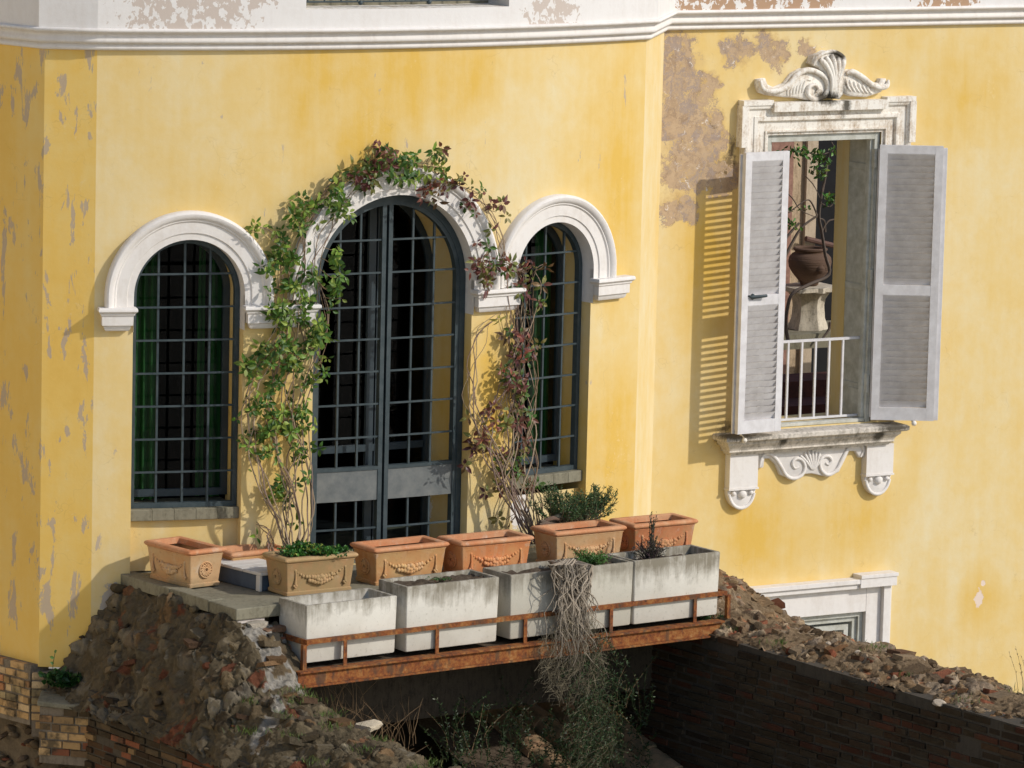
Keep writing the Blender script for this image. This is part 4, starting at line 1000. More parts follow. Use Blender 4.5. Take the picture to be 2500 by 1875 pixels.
def vine(label, base, trunk_paths, blobs, density, name='climbing_vine', rootoff=0.3, zroot=-7.3):
    """trunk_paths: list of lists of D-pixel points (2212 px wide view); blobs: (x, y, rx, ry, kind, weight)"""
    K = 2500 / 2212
    root = thing(name, label, 'vine', BAY(*[bay_px(base[0] * K, base[1] * K)[0], zroot, rootoff]))
    st = MB(); nodes = []
    for path in trunk_paths:
        sp_ = []
        for i, (x, y) in enumerate(path):
            s_, z = bay_px(x * K, y * K); sp_.append((s_, z))
        sp_ = smoothline(sp_, 5)
        reps = 5
        for rep in range(reps):
            ph = U(0, 6); ph2 = U(0, 6); am = U(.015, .07); e0, e1 = 0, len(sp_)
            if rep > 2: e1 = int(len(sp_) * U(.5, .95))
            pts = []; rads = []
            for i in range(e0, e1):
                s_, z = sp_[i]; t = i / len(sp_)
                off = max(.035, rootoff * (1 - min(1, t * 2.2))) + .035 + .03 * math.sin(ph + i * .5)
                w_ = am * min(1, .2 + t * 3)
                q = BAY(s_ + w_ * math.sin(ph + i * .45) + .012 * math.sin(i * 1.3 + ph2), z + w_ * .5 * math.cos(ph2 + i * .4), off)
                pts.append(q); rads.append(.0075 * (1 - .65 * t) * (1 if rep < 3 else .7)); nodes.append((Vector(q), t))
            st.color(random.choice([(.30, .22, .14), (.22, .15, .09), (.38, .29, .20), (.26, .18, .14)]))
            st.tube(pts, rads, 5)
    lm = MB()
    pos = [n_[0] for n_ in nodes]; arr = np.array([tuple(p) for p in pos])
    for x, y, rx, ry, kind, wgt in blobs:
        cnt = int(rx * ry * density * wgt)
        for _ in range(cnt):
            a = U(0, 2 * PI); r_ = math.sqrt(rnd()) ** 0.9
            s_, z = bay_px((x + rx * r_ * math.cos(a)) * K, (y + ry * r_ * math.sin(a)) * K, .1)
            off = .05 + .20 * rnd() ** 1.3
            if noise.noise(Vector((s_ * 6.5, z * 6.5, 2.0 + base[0]))) < -.02: continue
            p = Vector(BAY(s_, z, off)); nrm = Vector(BAY(s_, z, 1)) - Vector(BAY(s_, z, 0))
            kd = kind
            cluster(lm, p, nrm, kd, random.choice([3, 4, 5, 5]), U(.050, .082))
            if rnd() < .6:
                dd = ((arr - np.array(p)) ** 2).sum(1); j = int(dd.argmin()); q = pos[j]
                if (q - p).length < .5:
                    st.color((.24, .16, .09)); mid = (q + p) / 2 + Vector((U(-.03, .03), U(-.03, .03), U(-.05, .0)))
                    st.tube([q, mid, p], [.003, .0025, .0018], 4)
    st.build('stems', M['stem'], root, smooth=60)
    lm.build('foliage', M['leaf'], root, smooth=0)
    return root
G = 'g'
vine('green-leaved vine climbing from the mossy planter up over the door arch', (607, 1180),
    [[(607, 1195), (598, 1120), (605, 1040), (625, 950), (610, 850), (640, 740), (628, 640), (640, 540), (680, 440), (760, 375), (850, 350), (935, 355)],
     [(610, 1195), (625, 1100), (585, 1000), (575, 900), (590, 800), (615, 700), (655, 600), (650, 500), (700, 410), (790, 360), (900, 350)],
     [(604, 1195), (580, 1110), (540, 1010), (530, 900), (560, 780), (600, 700), (610, 600), (600, 520), (560, 490)],
     [(612, 1195), (640, 1120), (655, 1000), (640, 880), (690, 700), (680, 560), (710, 470), (770, 400)],
     [(560, 1180), (568, 1150), (560, 1130)]],
    [(612, 1105, 42, 30, G, .5), (600, 1035, 60, 40, G, .8), (600, 960, 85, 42, G, .9), (600, 905, 90, 30, G, 1.2), (690, 905, 25, 18, G, 1.2), (590, 860, 70, 40, 'g', .8), (600, 800, 70, 45, G, 1.1), (555, 770, 40, 40, G, .9),
     (660, 780, 40, 60, G, .8), (640, 725, 60, 45, G, 1.2), (590, 690, 25, 20, G, .8), (710, 690, 30, 40, G, 1.1), (625, 650, 60, 50, G, 1.2), (715, 610, 28, 40, G, 1.1), (640, 590, 65, 40, G, 1.3), (725, 555, 22, 20, G, 1.0),
     (575, 500, 32, 20, G, .8), (548, 490, 10, 14, G, 1.2), (640, 525, 55, 40, G, 1.4), (575, 560, 18, 30, G, .7), (665, 455, 45, 45, G, 1.5), (720, 420, 50, 35, 'g', 1.5), (745, 455, 25, 18, G, 1.0), (770, 380, 45, 35, 'm', 1.6),
     (815, 345, 38, 28, 'm', 1.6), (825, 325, 30, 10, 'p', 1.4), (865, 365, 45, 30, 'g', 1.3), (910, 355, 45, 38, 'g', 1.0), (945, 325, 14, 14, 'm', 1.4), (565, 1150, 14, 26, G, 1.2), (650, 1090, 25, 20, G, .6), (700, 620, 30, 30, G, .8)],
    .0172)
vine('red-leaved vine with bare twisted stems between the door and the right arched window', (1085, 1150),
    [[(1100, 1160), (1080, 1100), (1062, 1030), (1075, 960), (1090, 880), (1100, 780), (1110, 700), (1120, 600), (1085, 560), (1060, 480), (1020, 420), (960, 390)],
     [(1105, 1160), (1100, 1090), (1120, 1000), (1125, 900), (1110, 800), (1130, 700), (1150, 600), (1160, 565)],
     [(1095, 1160), (1065, 1080), (1030, 980), (1045, 900), (1080, 830), (1100, 720), (1080, 600), (1050, 520)],
     [(1100, 1160), (1085, 1050), (1010, 900), (1010, 800), (1030, 720), (1060, 680)],
     [(1105, 1160), (1130, 1060), (1115, 960), (1140, 820), (1120, 650)]],
    [(950, 390, 45, 32, 'p', 1.7), (930, 420, 22, 25, 'p', 1.2), (990, 405, 35, 28, 'p', 1.6), (1025, 425, 30, 35, 'm', 1.3), (1055, 470, 28, 40, 'p', 1.3), (1062, 440, 25, 15, 'p', .8), (1055, 530, 28, 35, 'm', 1.3), (1050, 595, 35, 35, 'p', 1.6), (1090, 580, 30, 28, 'm', 1.2),
     (1100, 560, 25, 20, 'p', .8), (1145, 580, 36, 24, 'p', .9), (1160, 640, 20, 35, 'p', .8), (1125, 640, 30, 28, 'm', 1.1), (1115, 690, 40, 28, 'm', .9), (1080, 690, 20, 15, 'y', .4), (1120, 740, 28, 30, 'p', 1.1), (1070, 725, 25, 18, 'm', .9), (1115, 800, 30, 50, 'm', 1.7), (1080, 790, 20, 20, 'p', .7),
     (1130, 870, 22, 45, 'm', 1.1), (1025, 880, 25, 28, 'p', 1.1), (1100, 900, 30, 30, 'p', .9), (1060, 940, 50, 30, 'p', 1.8), (1110, 960, 28, 28, 'p', 1.0), (1025, 990, 25, 28, 'p', 1.1), (1090, 1000, 40, 28, 'm', 1.4), (1015, 1070, 20, 15, 'p', 1.4), (1055, 1060, 25, 18, 'p', .8), (1120, 1050, 28, 22, 'm', 1.0), (1065, 1125, 22, 14, 'p', .9), (1095, 1120, 12, 14, 'p', .8)],
    .0150, rootoff=0.35)

# branching shrub behind the urn
ct = thing('courtyard_tree', 'thin bare-branched tree with few leaves around the urn beyond the open window', 'tree', WALL(ux - .25, pb - .5, CO + .45))
st = MB(); lm = MB()
def Z13(u, v): return 1850 + u / 2.273, 320 + v / 2.273
for pts, r_ in [([(170, 1170), (155, 1080), (165, 980), (195, 900), (290, 850), (395, 795), (375, 690), (355, 560), (340, 480), (350, 380), (375, 250), (395, 120)], .022), ([(110, 780), (170, 660), (240, 540), (330, 470)], .020), ([(110, 680), (160, 590), (230, 510)], .020), ([(330, 470), (300, 400), (265, 385), (170, 455)], .010), ([(140, 325), (190, 370), (240, 440), (330, 480)], .007),
                ([(355, 560), (375, 520), (400, 495), (440, 490)], .012), ([(350, 400), (400, 420), (430, 380)], .008), ([(265, 250), (310, 300), (345, 370)], .006), ([(375, 560), (370, 500), (345, 485)], .012), ([(400, 1060), (395, 1100), (360, 1150)], .02), ([(395, 120), (330, 130), (250, 110)], .008), ([(395, 120), (425, 100), (410, 60)], .008)]:
    p = smoothline([cy(*Z13(u, v), CO + .45) for u, v in pts], 4); st.color((.13, .10, .08)); st.tube([WALL(a, b, CO + .45) for a, b in p], [r_ * (1 - .4 * i / len(p)) for i in range(len(p))], 6)
for u, v, ru, rv_, n_ in [(250, 120, 90, 30, 60), (330, 160, 50, 60, 60), (340, 230, 30, 30, 22), (390, 370, 45, 30, 26), (190, 520, 35, 25, 22), (285, 435, 12, 8, 6), (405, 400, 25, 20, 12), (180, 430, 25, 20, 8), (420, 110, 20, 30, 12)]:
    for k in range(n_):
        a_, b_ = cy(*Z13(u + random.gauss(0, ru * .5), v + random.gauss(0, rv_ * .5)), CO + .45); p = Vector(WALL(a_, b_, CO + .45 + U(-.1, .1)))
        leaf(lm, p, Vector((U(-1, 1), U(-1, 1), U(-1, 1))), Vector((U(-1, 1), -1, U(-1, 1))), U(.05, .08), U(.022, .035), tuple(x * U(.7, 1.5) for x in random.choice([(.07, .14, .03), (.12, .22, .04), (.05, .10, .02)])))
st.build('branches', M['stem'], ct, smooth=60); lm.build('foliage', M['leaf'], ct, smooth=0)

# ------------------------------------------------------------------ terrace
ZF = -7.55
TERF = lambda a, z, b: TER(a, b, z)
ter = thing('terrace', 'old stone terrace with a grey coping edge in front of the bay', 'terrace', TER(0, 0, ZF))
q = MB()
for a0, a1, b0, b1, zz in [(0.0, 0.17, -2.1, -1.02, 0), (0.002, 0.16, -1.014, -.42, .004), (0.004, 0.68, -.414, .0, -.002), (0.69, 1.7, -.45, -.01, .003), (1.706, 2.9, -.44, .004, -.003), (2.907, 4.68, -.45, 0.0, .002)]:
    q.box(TERF, a0, a1, ZF - .10, ZF + zz, b0, b1)
q.build('coping', M['stone'], ter, smooth=0, bevel=.01)
q = MB(); q.box(TERF, .165, 4.85, ZF - .14, ZF - .012, -2.6, -.42); q.build('paving', M['stone'], ter, smooth=0)
q = MB(); q.box(TERF, .03, .30, ZF - .165, ZF - .1005, -.2, -.02); q.build('white_block', M['palemortar'], ter, smooth=0, bevel=.008)
# supporting masonry, arch lintel and void
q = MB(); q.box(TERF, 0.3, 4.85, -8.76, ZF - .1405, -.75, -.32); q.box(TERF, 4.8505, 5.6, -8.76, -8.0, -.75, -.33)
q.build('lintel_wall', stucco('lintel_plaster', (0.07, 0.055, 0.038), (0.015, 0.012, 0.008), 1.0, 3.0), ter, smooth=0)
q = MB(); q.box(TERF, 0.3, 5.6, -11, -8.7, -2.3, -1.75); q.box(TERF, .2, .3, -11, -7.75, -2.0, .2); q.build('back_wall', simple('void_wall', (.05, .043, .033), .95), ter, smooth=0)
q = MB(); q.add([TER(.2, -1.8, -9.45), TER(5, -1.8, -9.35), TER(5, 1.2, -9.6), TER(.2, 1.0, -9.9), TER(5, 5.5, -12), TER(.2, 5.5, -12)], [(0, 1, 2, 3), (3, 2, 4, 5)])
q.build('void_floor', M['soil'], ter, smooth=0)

# steel frame and railing
sf = thing('steel_frame', 'rusty steel beam and low railing holding the concrete planters', 'railing', TER(.3, .5, -8.15))
q = MB(); bA, bB = .30, 4.74
q.box(TERF, bA, bB, -8.035, -8.02, .40, .515); q.box(TERF, bA, bB, -8.155, -8.14, .40, .515); q.box(TERF, bA + .001, bB - .001, -8.14, -8.035, .47, .482)
q.build('beam', M['rust'], sf, smooth=0, bevel=.002)
q = MB()
for k in range(9): q.box(TERF, .5 + k * .5, .545 + k * .5, -8.1, -8.051, -.3, .46)
pl_ = MB(); pl_.box(TERF, bA + .02, bB - .01, -8.05, -8.037, -.31, .465)  # added dark plate, stops sun from leaking under the planters onto the lintel
pl_.build('sun_block_plate', M['soil'], sf, smooth=0)
q.build('joists', M['rust'], sf, smooth=0)
q = MB(); zr = -7.775; bb = .44
q.box(TERF, .42, 4.80, zr - .036, zr, bb, bb + .008); q.box(TERF, .42, 4.80, zr - .006, zr, bb - .035, bb - .0005)
q.box(TERF, .405, .4195, zr - .045, zr, -.05, bb + .008); q.box(TERF, 4.8005, 4.812, zr - .045, zr, .0, bb + .008)
q.build('rail', M['rust'], sf, smooth=0)
for u in (745, 844, 1068, 1283, 1492, 1696, 1778):
    a_, z_ = ter_px(u, 1500, bb); q = MB(); q.box(TERF, a_ - .017, a_ + .017, -8.02, zr - .0365 if u not in (745, 1778) else zr - .001, bb + .009 if False else bb - .002, bb + .0075); q.box(TERF, a_ + .015, a_ + .022, -8.02, zr - .0365, bb - .04, bb - .0025)
    if u in (745, 1778): q = MB(); q.box(TERF, a_ - .018, a_ + .018, -8.019, zr - .0365, bb - .03, bb + .0075)
    q.build('post', M['rust'], sf, smooth=0)

# ------------------------------------------------------------------ planters
def rrect(L, D, r_, z, n=4):
    pts = []
    for cx, cy_, a0 in ((L / 2 - r_, D / 2 - r_, 0), (-L / 2 + r_, D / 2 - r_, PI / 2), (-L / 2 + r_, -D / 2 + r_, PI), (L / 2 - r_, -D / 2 + r_, 1.5 * PI)):
        for k in range(n + 1): pts.append((cx + r_ * math.cos(a0 + PI / 2 * k / n), cy_ + r_ * math.sin(a0 + PI / 2 * k / n), z))
    return pts
def rosette(mb, c, r_, axis):     # on a plane whose outward axis is 'axis' ('-y' or '-x')
    def P3(u, v, o): return (c[0] + u, c[1] - o, c[2] + v) if axis == '-y' else ((c[0] - o, c[1] - u, c[2] + v) if axis == '-x' else (c[0] + o, c[1] + u, c[2] + v))
    mb.tube([P3(r_ * math.cos(a), r_ * math.sin(a), .006) for a in [2 * PI * k / 24 for k in range(25)]], .007, 6)
    mb.tube([P3(r_ * .3 * math.cos(a), r_ * .3 * math.sin(a), .010) for a in [2 * PI * k / 12 for k in range(13)]], .008, 6)
    for k in range(14):
        a = 2 * PI * k / 14
        mb.tube([P3(r_ * f * math.cos(a + g_), r_ * f * math.sin(a + g_), .010) for f, g_ in ((.35, 0), (.6, .18), (.92, .5))], [.006, .010, .005], 5)
def garland(mb, L, y, zc, sg=-1, k_=1.0):
    n = 17
    for i in range(n):
        t = i / (n - 1) * 2 - 1; x = t * L * .30; z = zc + .045 - .075 * (1 - t * t)
        r_ = .008 + .017 * (1 - abs(t)) ** .7
        for dz in ((-1, 1) if abs(t) < .6 else (0,)):
            mb.ball((x + U(-.004, .004), y + sg * r_ * .35, z + dz * r_ * .9 + U(-.004, .004)), (r_ * 1.05, r_ * .8, r_), seg=8, rin=5)
    for a, b in ((0, -.036), (-.028, -.026), (.030, -.028), (.006, -.002)): mb.ball((a, y + sg * .012, zc + b), (.024, .020, .022))
    for s_ in (-1, 1):
        x = s_ * L * .335
        mb.tube([(x, y + sg * .005, zc + .062), (x + .004, y + sg * .006, zc - .01), (x, y + sg * .006, zc - .05)], [.009, .008, .012], 6)
        mb.ball((x, y + sg * .005, zc + .06), (.014, .010, .014))
        for a, b in ((0, 0), (-.011, -.012), (.011, -.012), (0, -.026)): mb.ball((x + a, y + sg * .006, zc - .055 + b), (.012, .010, .012))
def terracotta_planter(L, D, H, label, mat, loc, rotz, both=False, soil=.2, group='terracotta planters with fruit garlands'):
    global LOCAL
    root = thing('terracotta_planter', label, 'planter', loc, group, rotz)
    LOCAL = True
    bd = MB(); w_ = .028
    rr = [rrect(L - .095, D - .095, .012, 0), rrect(L - .085, D - .085, .012, .004), rrect(L - .085, D - .085, .012, .028), rrect(L - .102, D - .102, .012, .036), rrect(L - .055, D - .055, .012, H - .060), rrect(L - .045, D - .045, .012, H - .052), rrect(L - .05, D - .05, .012, H - .044)]
    bd.rings(rr, cap=False); bd.add(rrect(L - .095, D - .095, .012, 0), [tuple(range(19, -1, -1))])
    bd.rings([rrect(L - .085, D - .085, .012, H - .045), rrect(L - .11, D - .11, .012, soil - .02)], cap=False)
    bd.build('body', mat, root, smooth=40)
    rm_ = MB()
    prof_ = [(.085, -.046), (.045, -.046), (.022, -.044), (.008, -.036), (0, -.022), (.004, -.010), (.014, -.002), (.028, 0), (.06, 0), (.07, -.006), (.075, -.046)]
    rm_.rings([rrect(L - 2 * i_, D - 2 * i_, .02, H + z) for i_, z in prof_], cap=False)
    rm_.build('rim', M['rim'] if mat is not M['terra_moss'] else M['terra_moss'], root, smooth=50)
    so_ = MB(); g_ = 10; LX, DX = L - .09, D - .09
    vs = [((i / g_ - .5) * LX, (j / g_ - .5) * DX, soil + .018 * noise.noise(Vector((i * .9 + loc[0] * 7, j * .9, loc[1])))) for j in range(g_ + 1) for i in range(g_ + 1)]
    so_.add(vs, [(j * (g_ + 1) + i, j * (g_ + 1) + i + 1, (j + 1) * (g_ + 1) + i + 1, (j + 1) * (g_ + 1) + i) for j in range(g_) for i in range(g_)])
    so_.build('soil', M['soil'], root, smooth=70)
    ga = MB(); yy = -(D / 2 - .039)
    garland(ga, L, yy, H * .47); 
    ga.build('garland', mat, root, smooth=60)
    if both:
        ga = MB(); garland(ga, L, -yy, H * .47, 1); ga.build('garland', mat, root, smooth=60)
    for ax, sx in (('-x', -1), ('+x', 1)):
        ro_ = MB(); rosette(ro_, (sx * (L / 2 - .040), 0, H * .45), .065, ax); ro_.build('rosette', mat, root, smooth=60)
    LOCAL = False
    return root
def terz(a, b, z=ZF): return TER(a, b, z)
H_ = .325
# (front-left rim corner a, b, length, heading relative to the terrace)
p = terz(.285, -1.23); 
terracotta_planter(.66, .40, H_, 'empty pale terracotta planter standing end-on at the left end of the terrace', M['terra_pale'], p, TA + PI / 2 + math.radians(4), True, .17)
ptab = [(.625, -.20, .72, 6, M['terra_moss'], 'mossy terracotta planter filled with low green plants', .29),
        (1.535, -.225, .77, 3, M['terra'], 'empty terracotta planter in front of the arched door, next to the mossy one', .17),
        (2.36, -.12, .76, 4, M['terra_vivid'], 'bright orange empty terracotta planter, third from the right end of its row', .17),
        (3.365, -.13, .77, 3, M['terra_pale'], 'terracotta planter standing behind the low green ball plant', .17),
        (4.20, -.10, .70, 6, M['terra_red'], 'red terracotta planter at the right end of the row, behind the dark sprigs', .17)]
for a_, b_, L_, dg, mt, lb, so_ in ptab:
    r_ = math.radians(dg); ca, sa = math.cos(r_), math.sin(r_); hl, hd_ = L_ / 2, .20
    a0 = a_ + ca * hl + sa * 0 - 0.0; b0 = b_ - (hd_ * ca) + hl * sa * -1 * -1
    # heading slightly turned towards the viewer; b grows outward
    a0 = a_ + ca * hl; b0 = b_ + sa * hl * .5 - hd_
    terracotta_planter(L_, .40, H_, lb, mt, terz(a0, b0), TA - r_ * .5, False, so_)
terracotta_planter(.60, .36, .22, 'reddish terracotta planter half hidden behind the mossy one, at the foot of the green vine', M['terra'], terz(.98, -1.30), TA, False, .12)

def concrete_planter(a0, a1, b1, ztop, label, soil=.09, mat=None, zb=-7.98):
    global LOCAL
    L_, D_, H2 = a1 - a0, .415, ztop - zb
    root = thing('concrete_planter', label, 'planter', terz((a0 + a1) / 2, b1 - D_ / 2, zb), 'concrete planters on the steel frame', TA)
    LOCAL = True
    bd = MB(); wt = .034
    rr = [rrect(L_ - .03, D_ - .03, .015, .0), rrect(L_ - .02, D_ - .02, .015, .01), rrect(L_, D_, .012, H2 - .008), rrect(L_ - .012, D_ - .012, .010, H2), rrect(L_ - 2 * wt, D_ - 2 * wt, .01, H2 - .001), rrect(L_ - 2 * wt - .012, D_ - 2 * wt - .012, .01, H2 - .01), rrect(L_ - 2 * wt - .03, D_ - 2 * wt - .03, .01, .05)]
    bd.rings(rr, cap=False); bd.add(rrect(L_ - .03, D_ - .03, .015, 0), [tuple(range(19, -1, -1))])
    bd.build('body', mat or M['concrete'], root, smooth=40)
    so_ = MB(); gx, gy = 24, 10; LX, DX = L_ - 2 * wt - .004, D_ - 2 * wt - .004
    vs = [((i / gx - .5) * LX, (j / gy - .5) * DX, H2 - soil + .03 * noise.noise(Vector((i * .5 + a0 * 9, j * .6, 3))) + .018 * noise.noise(Vector((i * 1.7, j * 1.7, a0)))) for j in range(gy + 1) for i in range(gx + 1)]
    so_.add(vs, [(j * (gx + 1) + i, j * (gx + 1) + i + 1, (j + 1) * (gx + 1) + i + 1, (j + 1) * (gx + 1) + i) for j in range(gy) for i in range(gx)])
    so_.build('soil', M['soil'], root, smooth=70)
    LOCAL = False
    return root
concrete_planter(.435, 1.345, .385, -7.50, 'white empty concrete planter with streaked sides at the left end of the steel frame', .16)
concrete_planter(1.41, 2.365, .42, -7.43, 'long concrete planter full of dark soil, second from the left on the steel frame', .035, M['concrete'])
concrete_planter(2.485, 3.795, .415, -7.43, 'grey concrete planter with the dead hanging roots spilling over it', .05, M['concrete2'])
concrete_planter(3.80, 4.745, .42, -7.425, 'concrete planter at the right end of the steel frame holding dark sprigs', .07, M['concrete'])

# white plastic box between the first two planters
q = MB(); bx = thing('storage_box', 'low white slatted plastic box between the first two terracotta planters', 'box', terz(.7, -.88))
fr = lambda a, z, b: TER(.58 + a * .8 + b * .08, -.88 + b, z)
q.box(fr, .02, .50, ZF - .01, ZF + .125, -.42, .30); q.build('body', M['bluegrey'], bx, smooth=0, bevel=.01)
q = MB()
for k in range(6): q.box(fr, 0, .52, ZF + .1255, ZF + .152, -.44 + k * .128, -.315 + k * .128)
q.box(fr, -.002, .03, ZF - .01, ZF + .125, .26, .315); q.build('lid', M['plastic'], bx, smooth=0, bevel=.006)

# ------------------------------------------------------------------ shrubs
def bush(name, label, c, r, n, L, W, cols, stemcol=(.12, .09, .05), needles=False, upb=.3, cat='plant', nst=14, tips=None):
    root = thing(name, label, cat, c); st = MB(); lm = MB(); c = Vector(c)
    for k in range(nst):
        d = Vector((U(-1, 1) * r[0], U(-1, 1) * r[1], U(.35, 1) * r[2])); e_ = c + d
        st.color(tuple(x * U(.8, 1.2) for x in stemcol))
        pts = [c + Vector((d.x * .15, d.y * .15, 0)), c + d * .5 + Vector((U(-.02, .02), U(-.02, .02), .02)), e_]
        st.tube(pts, [.006, .004, .002], 5)
        m_ = n // nst
        for i in range(m_):
            t = U(.25, 1.05); p = pts[0].lerp(pts[1], t * 2) if t < .5 else pts[1].lerp(e_, min(1.05, t * 2 - 1))
            p = p + Vector((U(-1, 1) * r[0] * .28, U(-1, 1) * r[1] * .28, U(-.6, .8) * r[2] * .22)) * (1 if not needles else .35)
            dr = Vector((U(-1, 1), U(-1, 1), U(-.3, 1) + upb)).normalized() if not needles else (d.normalized() * 1.2 + Vector((U(-1, 1), U(-1, 1), U(-.5, 1)))).normalized()
            v = U(.7, 1.3); cl = random.choice(cols)
            leaf(lm, p, dr, Vector((U(-1, 1), U(-1, 1), U(0, 1))).normalized(), L * U(.7, 1.2), W * U(.8, 1.2), tuple(x * v for x in cl), .2)
    st.build('stems', M['stem'], root, smooth=60); lm.build('foliage', M['leaf'], root, smooth=0)
    return root
green1 = [(.035, .13, .02), (.05, .17, .03), (.08, .22, .03), (.025, .09, .015), (.02, .07, .012)]
rosem = [(.05, .11, .035), (.08, .15, .05), (.035, .08, .03), (.11, .18, .07)]
bush('low_green_plant', 'dense low green plant spilling over the rim of the mossy planter', terz(.90, -.36, ZF + .28), (.20, .16, .11), 1500, .038, .022, green1 + [(.3, .33, .06)], nst=30)
bush('low_green_plant', 'low green plant trailing over the right half of the mossy planter', terz(1.13, -.33, ZF + .27), (.17, .16, .07), 900, .036, .02, green1, nst=22)
rb = thing('rosemary_bush', 'rosemary bush behind the right-hand terracotta planters against the yellow wall', 'plant', terz(3.9, -.65, ZF + .3))
lm = MB(); st = MB()
for k in range(230):
    a_ = random.choice([3.66, 3.72, 3.85, 3.95, 4.05, 4.18, 4.28]) + random.gauss(0, .05); hh = .34 if a_ < 3.78 else (.24 if a_ < 4.12 else .28)
    p0 = Vector(terz(a_ * .6 + 3.9 * .4, -.62 + random.gauss(0, .05), ZF + .30)); p1 = Vector(terz(a_ + U(-.06, .06), -.62 + random.gauss(0, .09), ZF + .32 + hh * U(.25, 1)))
    m_ = (p0 + p1) / 2 + Vector((U(-.03, .03), U(-.03, .03), -.02)); st.color((.11, .09, .05)); st.tube([p0, m_, p1], [.004, .003, .0015], 4)
    for i in range(26):
        t = U(.45, 1.0); p = m_.lerp(p1, t * 2 - 1) if t > .5 else p0.lerp(m_, t * 2); d_ = (p1 - p0).normalized() * .7 + Vector((U(-1, 1), U(-1, 1), U(-.6, .8)))
        v = U(.6, 1.35); leaf(lm, p, d_, Vector((U(-1, 1), -1, U(-1, 1))), .032 * U(.7, 1.2), .0065, tuple(x * v for x in random.choice(rosem)), .1)
st.build('stems', M['stem'], rb, smooth=60); lm.build('foliage', M['leaf'], rb, smooth=0)
rt_ = MB()
for k in range(7):
    rt_.color((.13 * U(.7, 1.2), .09, .065)); ph = U(0, 6)
    rt_.tube([terz(3.50 + .07 * i + U(-.01, .01), -.58 + .03 * math.sin(ph + i), ZF + .29 + .02 * k / 3 + .028 * math.sin(ph + i * 1.3) + .012 * i) for i in range(6)], [.010, .018, .020, .017, .012, .007], 6)
tag(rt_.build('woody_trunk', M['stem'], None, smooth=60, loc=terz(3.6, -.6, ZF + .3)), 'gnarled woody trunk lying behind the terracotta planter below the rosemary', 'trunk')
bush('ball_plant', 'small bright green rounded plant at the right end of the hanging-roots planter', terz(3.50, .20, -7.50), (.15, .13, .15), 1900, .024, .007, [(.06, .16, .03), (.10, .23, .05), (.14, .28, .07), (.04, .11, .02)], nst=40)
bush('dark_sprig_plant', 'dark half-dry shrub with upright sprigs in the right concrete planter', terz(4.13, .22, -7.5), (.15, .12, .20), 900, .024, .007, [(.07, .07, .045), (.05, .045, .04), (.10, .10, .06), (.09, .06, .06)], stemcol=(.08, .06, .055), needles=True, nst=44)
bush('dark_sprig_plant', 'tall thin sprigs rising from the middle of the dark shrub', terz(4.16, .20, -7.45), (.05, .05, .36), 260, .026, .007, [(.09, .12, .06), (.07, .08, .05)], stemcol=(.08, .06, .055), needles=True, nst=8)
bush('weed', 'small weed in the soil of the second concrete planter', terz(1.85, .25, -7.46), (.12, .05, .03), 90, .022, .008, green1, nst=8)
bush('ivy_plant', 'dark ivy plant growing at the foot of the shaded side wall', (float(PA[0]) - .22, float(PA[1]) - .22, -8.50), (.17, .12, .13), 420, .055, .05, [(.02, .06, .012), (.03, .09, .018), (.015, .045, .01)], nst=16)
q = MB(); b_ = Vector((float(PA[0]) - .30, float(PA[1]) - .2, -8.42))
lm = MB(); q.color((.10, .12, .05)); q.tube([b_, b_ + Vector((0, .02, .12)), b_ + Vector((.02, .02, .24))], .003, 4)
for k in range(5): leaf(lm, b_ + Vector((.01, 0, .05 * k + .03)), Vector((U(-1, 1), -.5, .3)), Vector((0, -1, .4)), .04, .03, (.10, .2, .04))
sp_ = q.build('ivy_sprig', M['stem'], None, smooth=0, loc=tuple(b_)); tag(sp_, 'thin climbing ivy sprig on the shaded side wall corner', 'plant'); lm.build('leaves', M['leaf'], sp_, smooth=0)

# hanging dead roots over the third concrete planter
K = 2500 / 2212
hr = thing('hanging_dead_plant', 'mass of bare grey stems hanging over the concrete planter and steel beam', 'plant', terz(3.05, .3, -7.45))
st = MB()
for k in range(150):
    xt = U(1195, 1275); front = k % 3
    big = k < 95
    x1 = 1237 + random.gauss(0, 27); ye = U(1330, 1500) if not big else U(1300, 1440)
    pts = []
    a0, z0_ = ter_px(1225 * K + U(-30, 30), 1212 * K, .2)
    pts.append(TER(a0, .15 + U(-.05, .05), -7.44 + U(0, .03)))
    n_ = 9; ph = U(0, 6); ph2 = U(0, 6)
    for i in range(n_ + 1):
        t = i / n_; x = xt + (x1 - xt) * t ** .9 + 7 * math.sin(ph + t * 9) + 4 * math.sin(ph2 + t * 19); y = 1222 + (ye - 1222) * t
        b = .44 + .05 * front + .03 * math.sin(ph2 + t * 5) + .02
        a_, z_ = ter_px(x * K, y * K, b); pts.append(TER(a_, b, z_))
    v = U(.6, 1.15); st.color((.36 * v, .30 * v, .23 * v))
    r0_ = U(.005, .0105) if big else U(.002, .0035)
    st.tube(pts, [r0_ * (1 - .6 * i / (n_ + 1)) for i in range(n_ + 2)], 5)
st.build('stems', M['stem'], hr, smooth=60)
st = MB()
for k in range(520):
    x = U(1170, 1305); y = U(1290, 1480); 
    if (x - 1235) ** 2 / 75 ** 2 + (y - 1400) ** 2 / 90 ** 2 > 1: continue
    b = .5 + U(-.04, .12); pts = []
    ph = U(0, 6)
    for i in range(5):
        a_, z_ = ter_px((x + i * U(-5, 5) + 4 * math.sin(ph + i)) * K, (y + i * U(6, 16)) * K, b); pts.append(TER(a_, b + .01 * math.sin(ph + i), z_))
    v = U(.5, 1.1); st.color((.24 * v, .20 * v, .13 * v)); st.tube(pts, .0014, 3)
st.build('dry_tangle', M['stem'], hr, smooth=0)
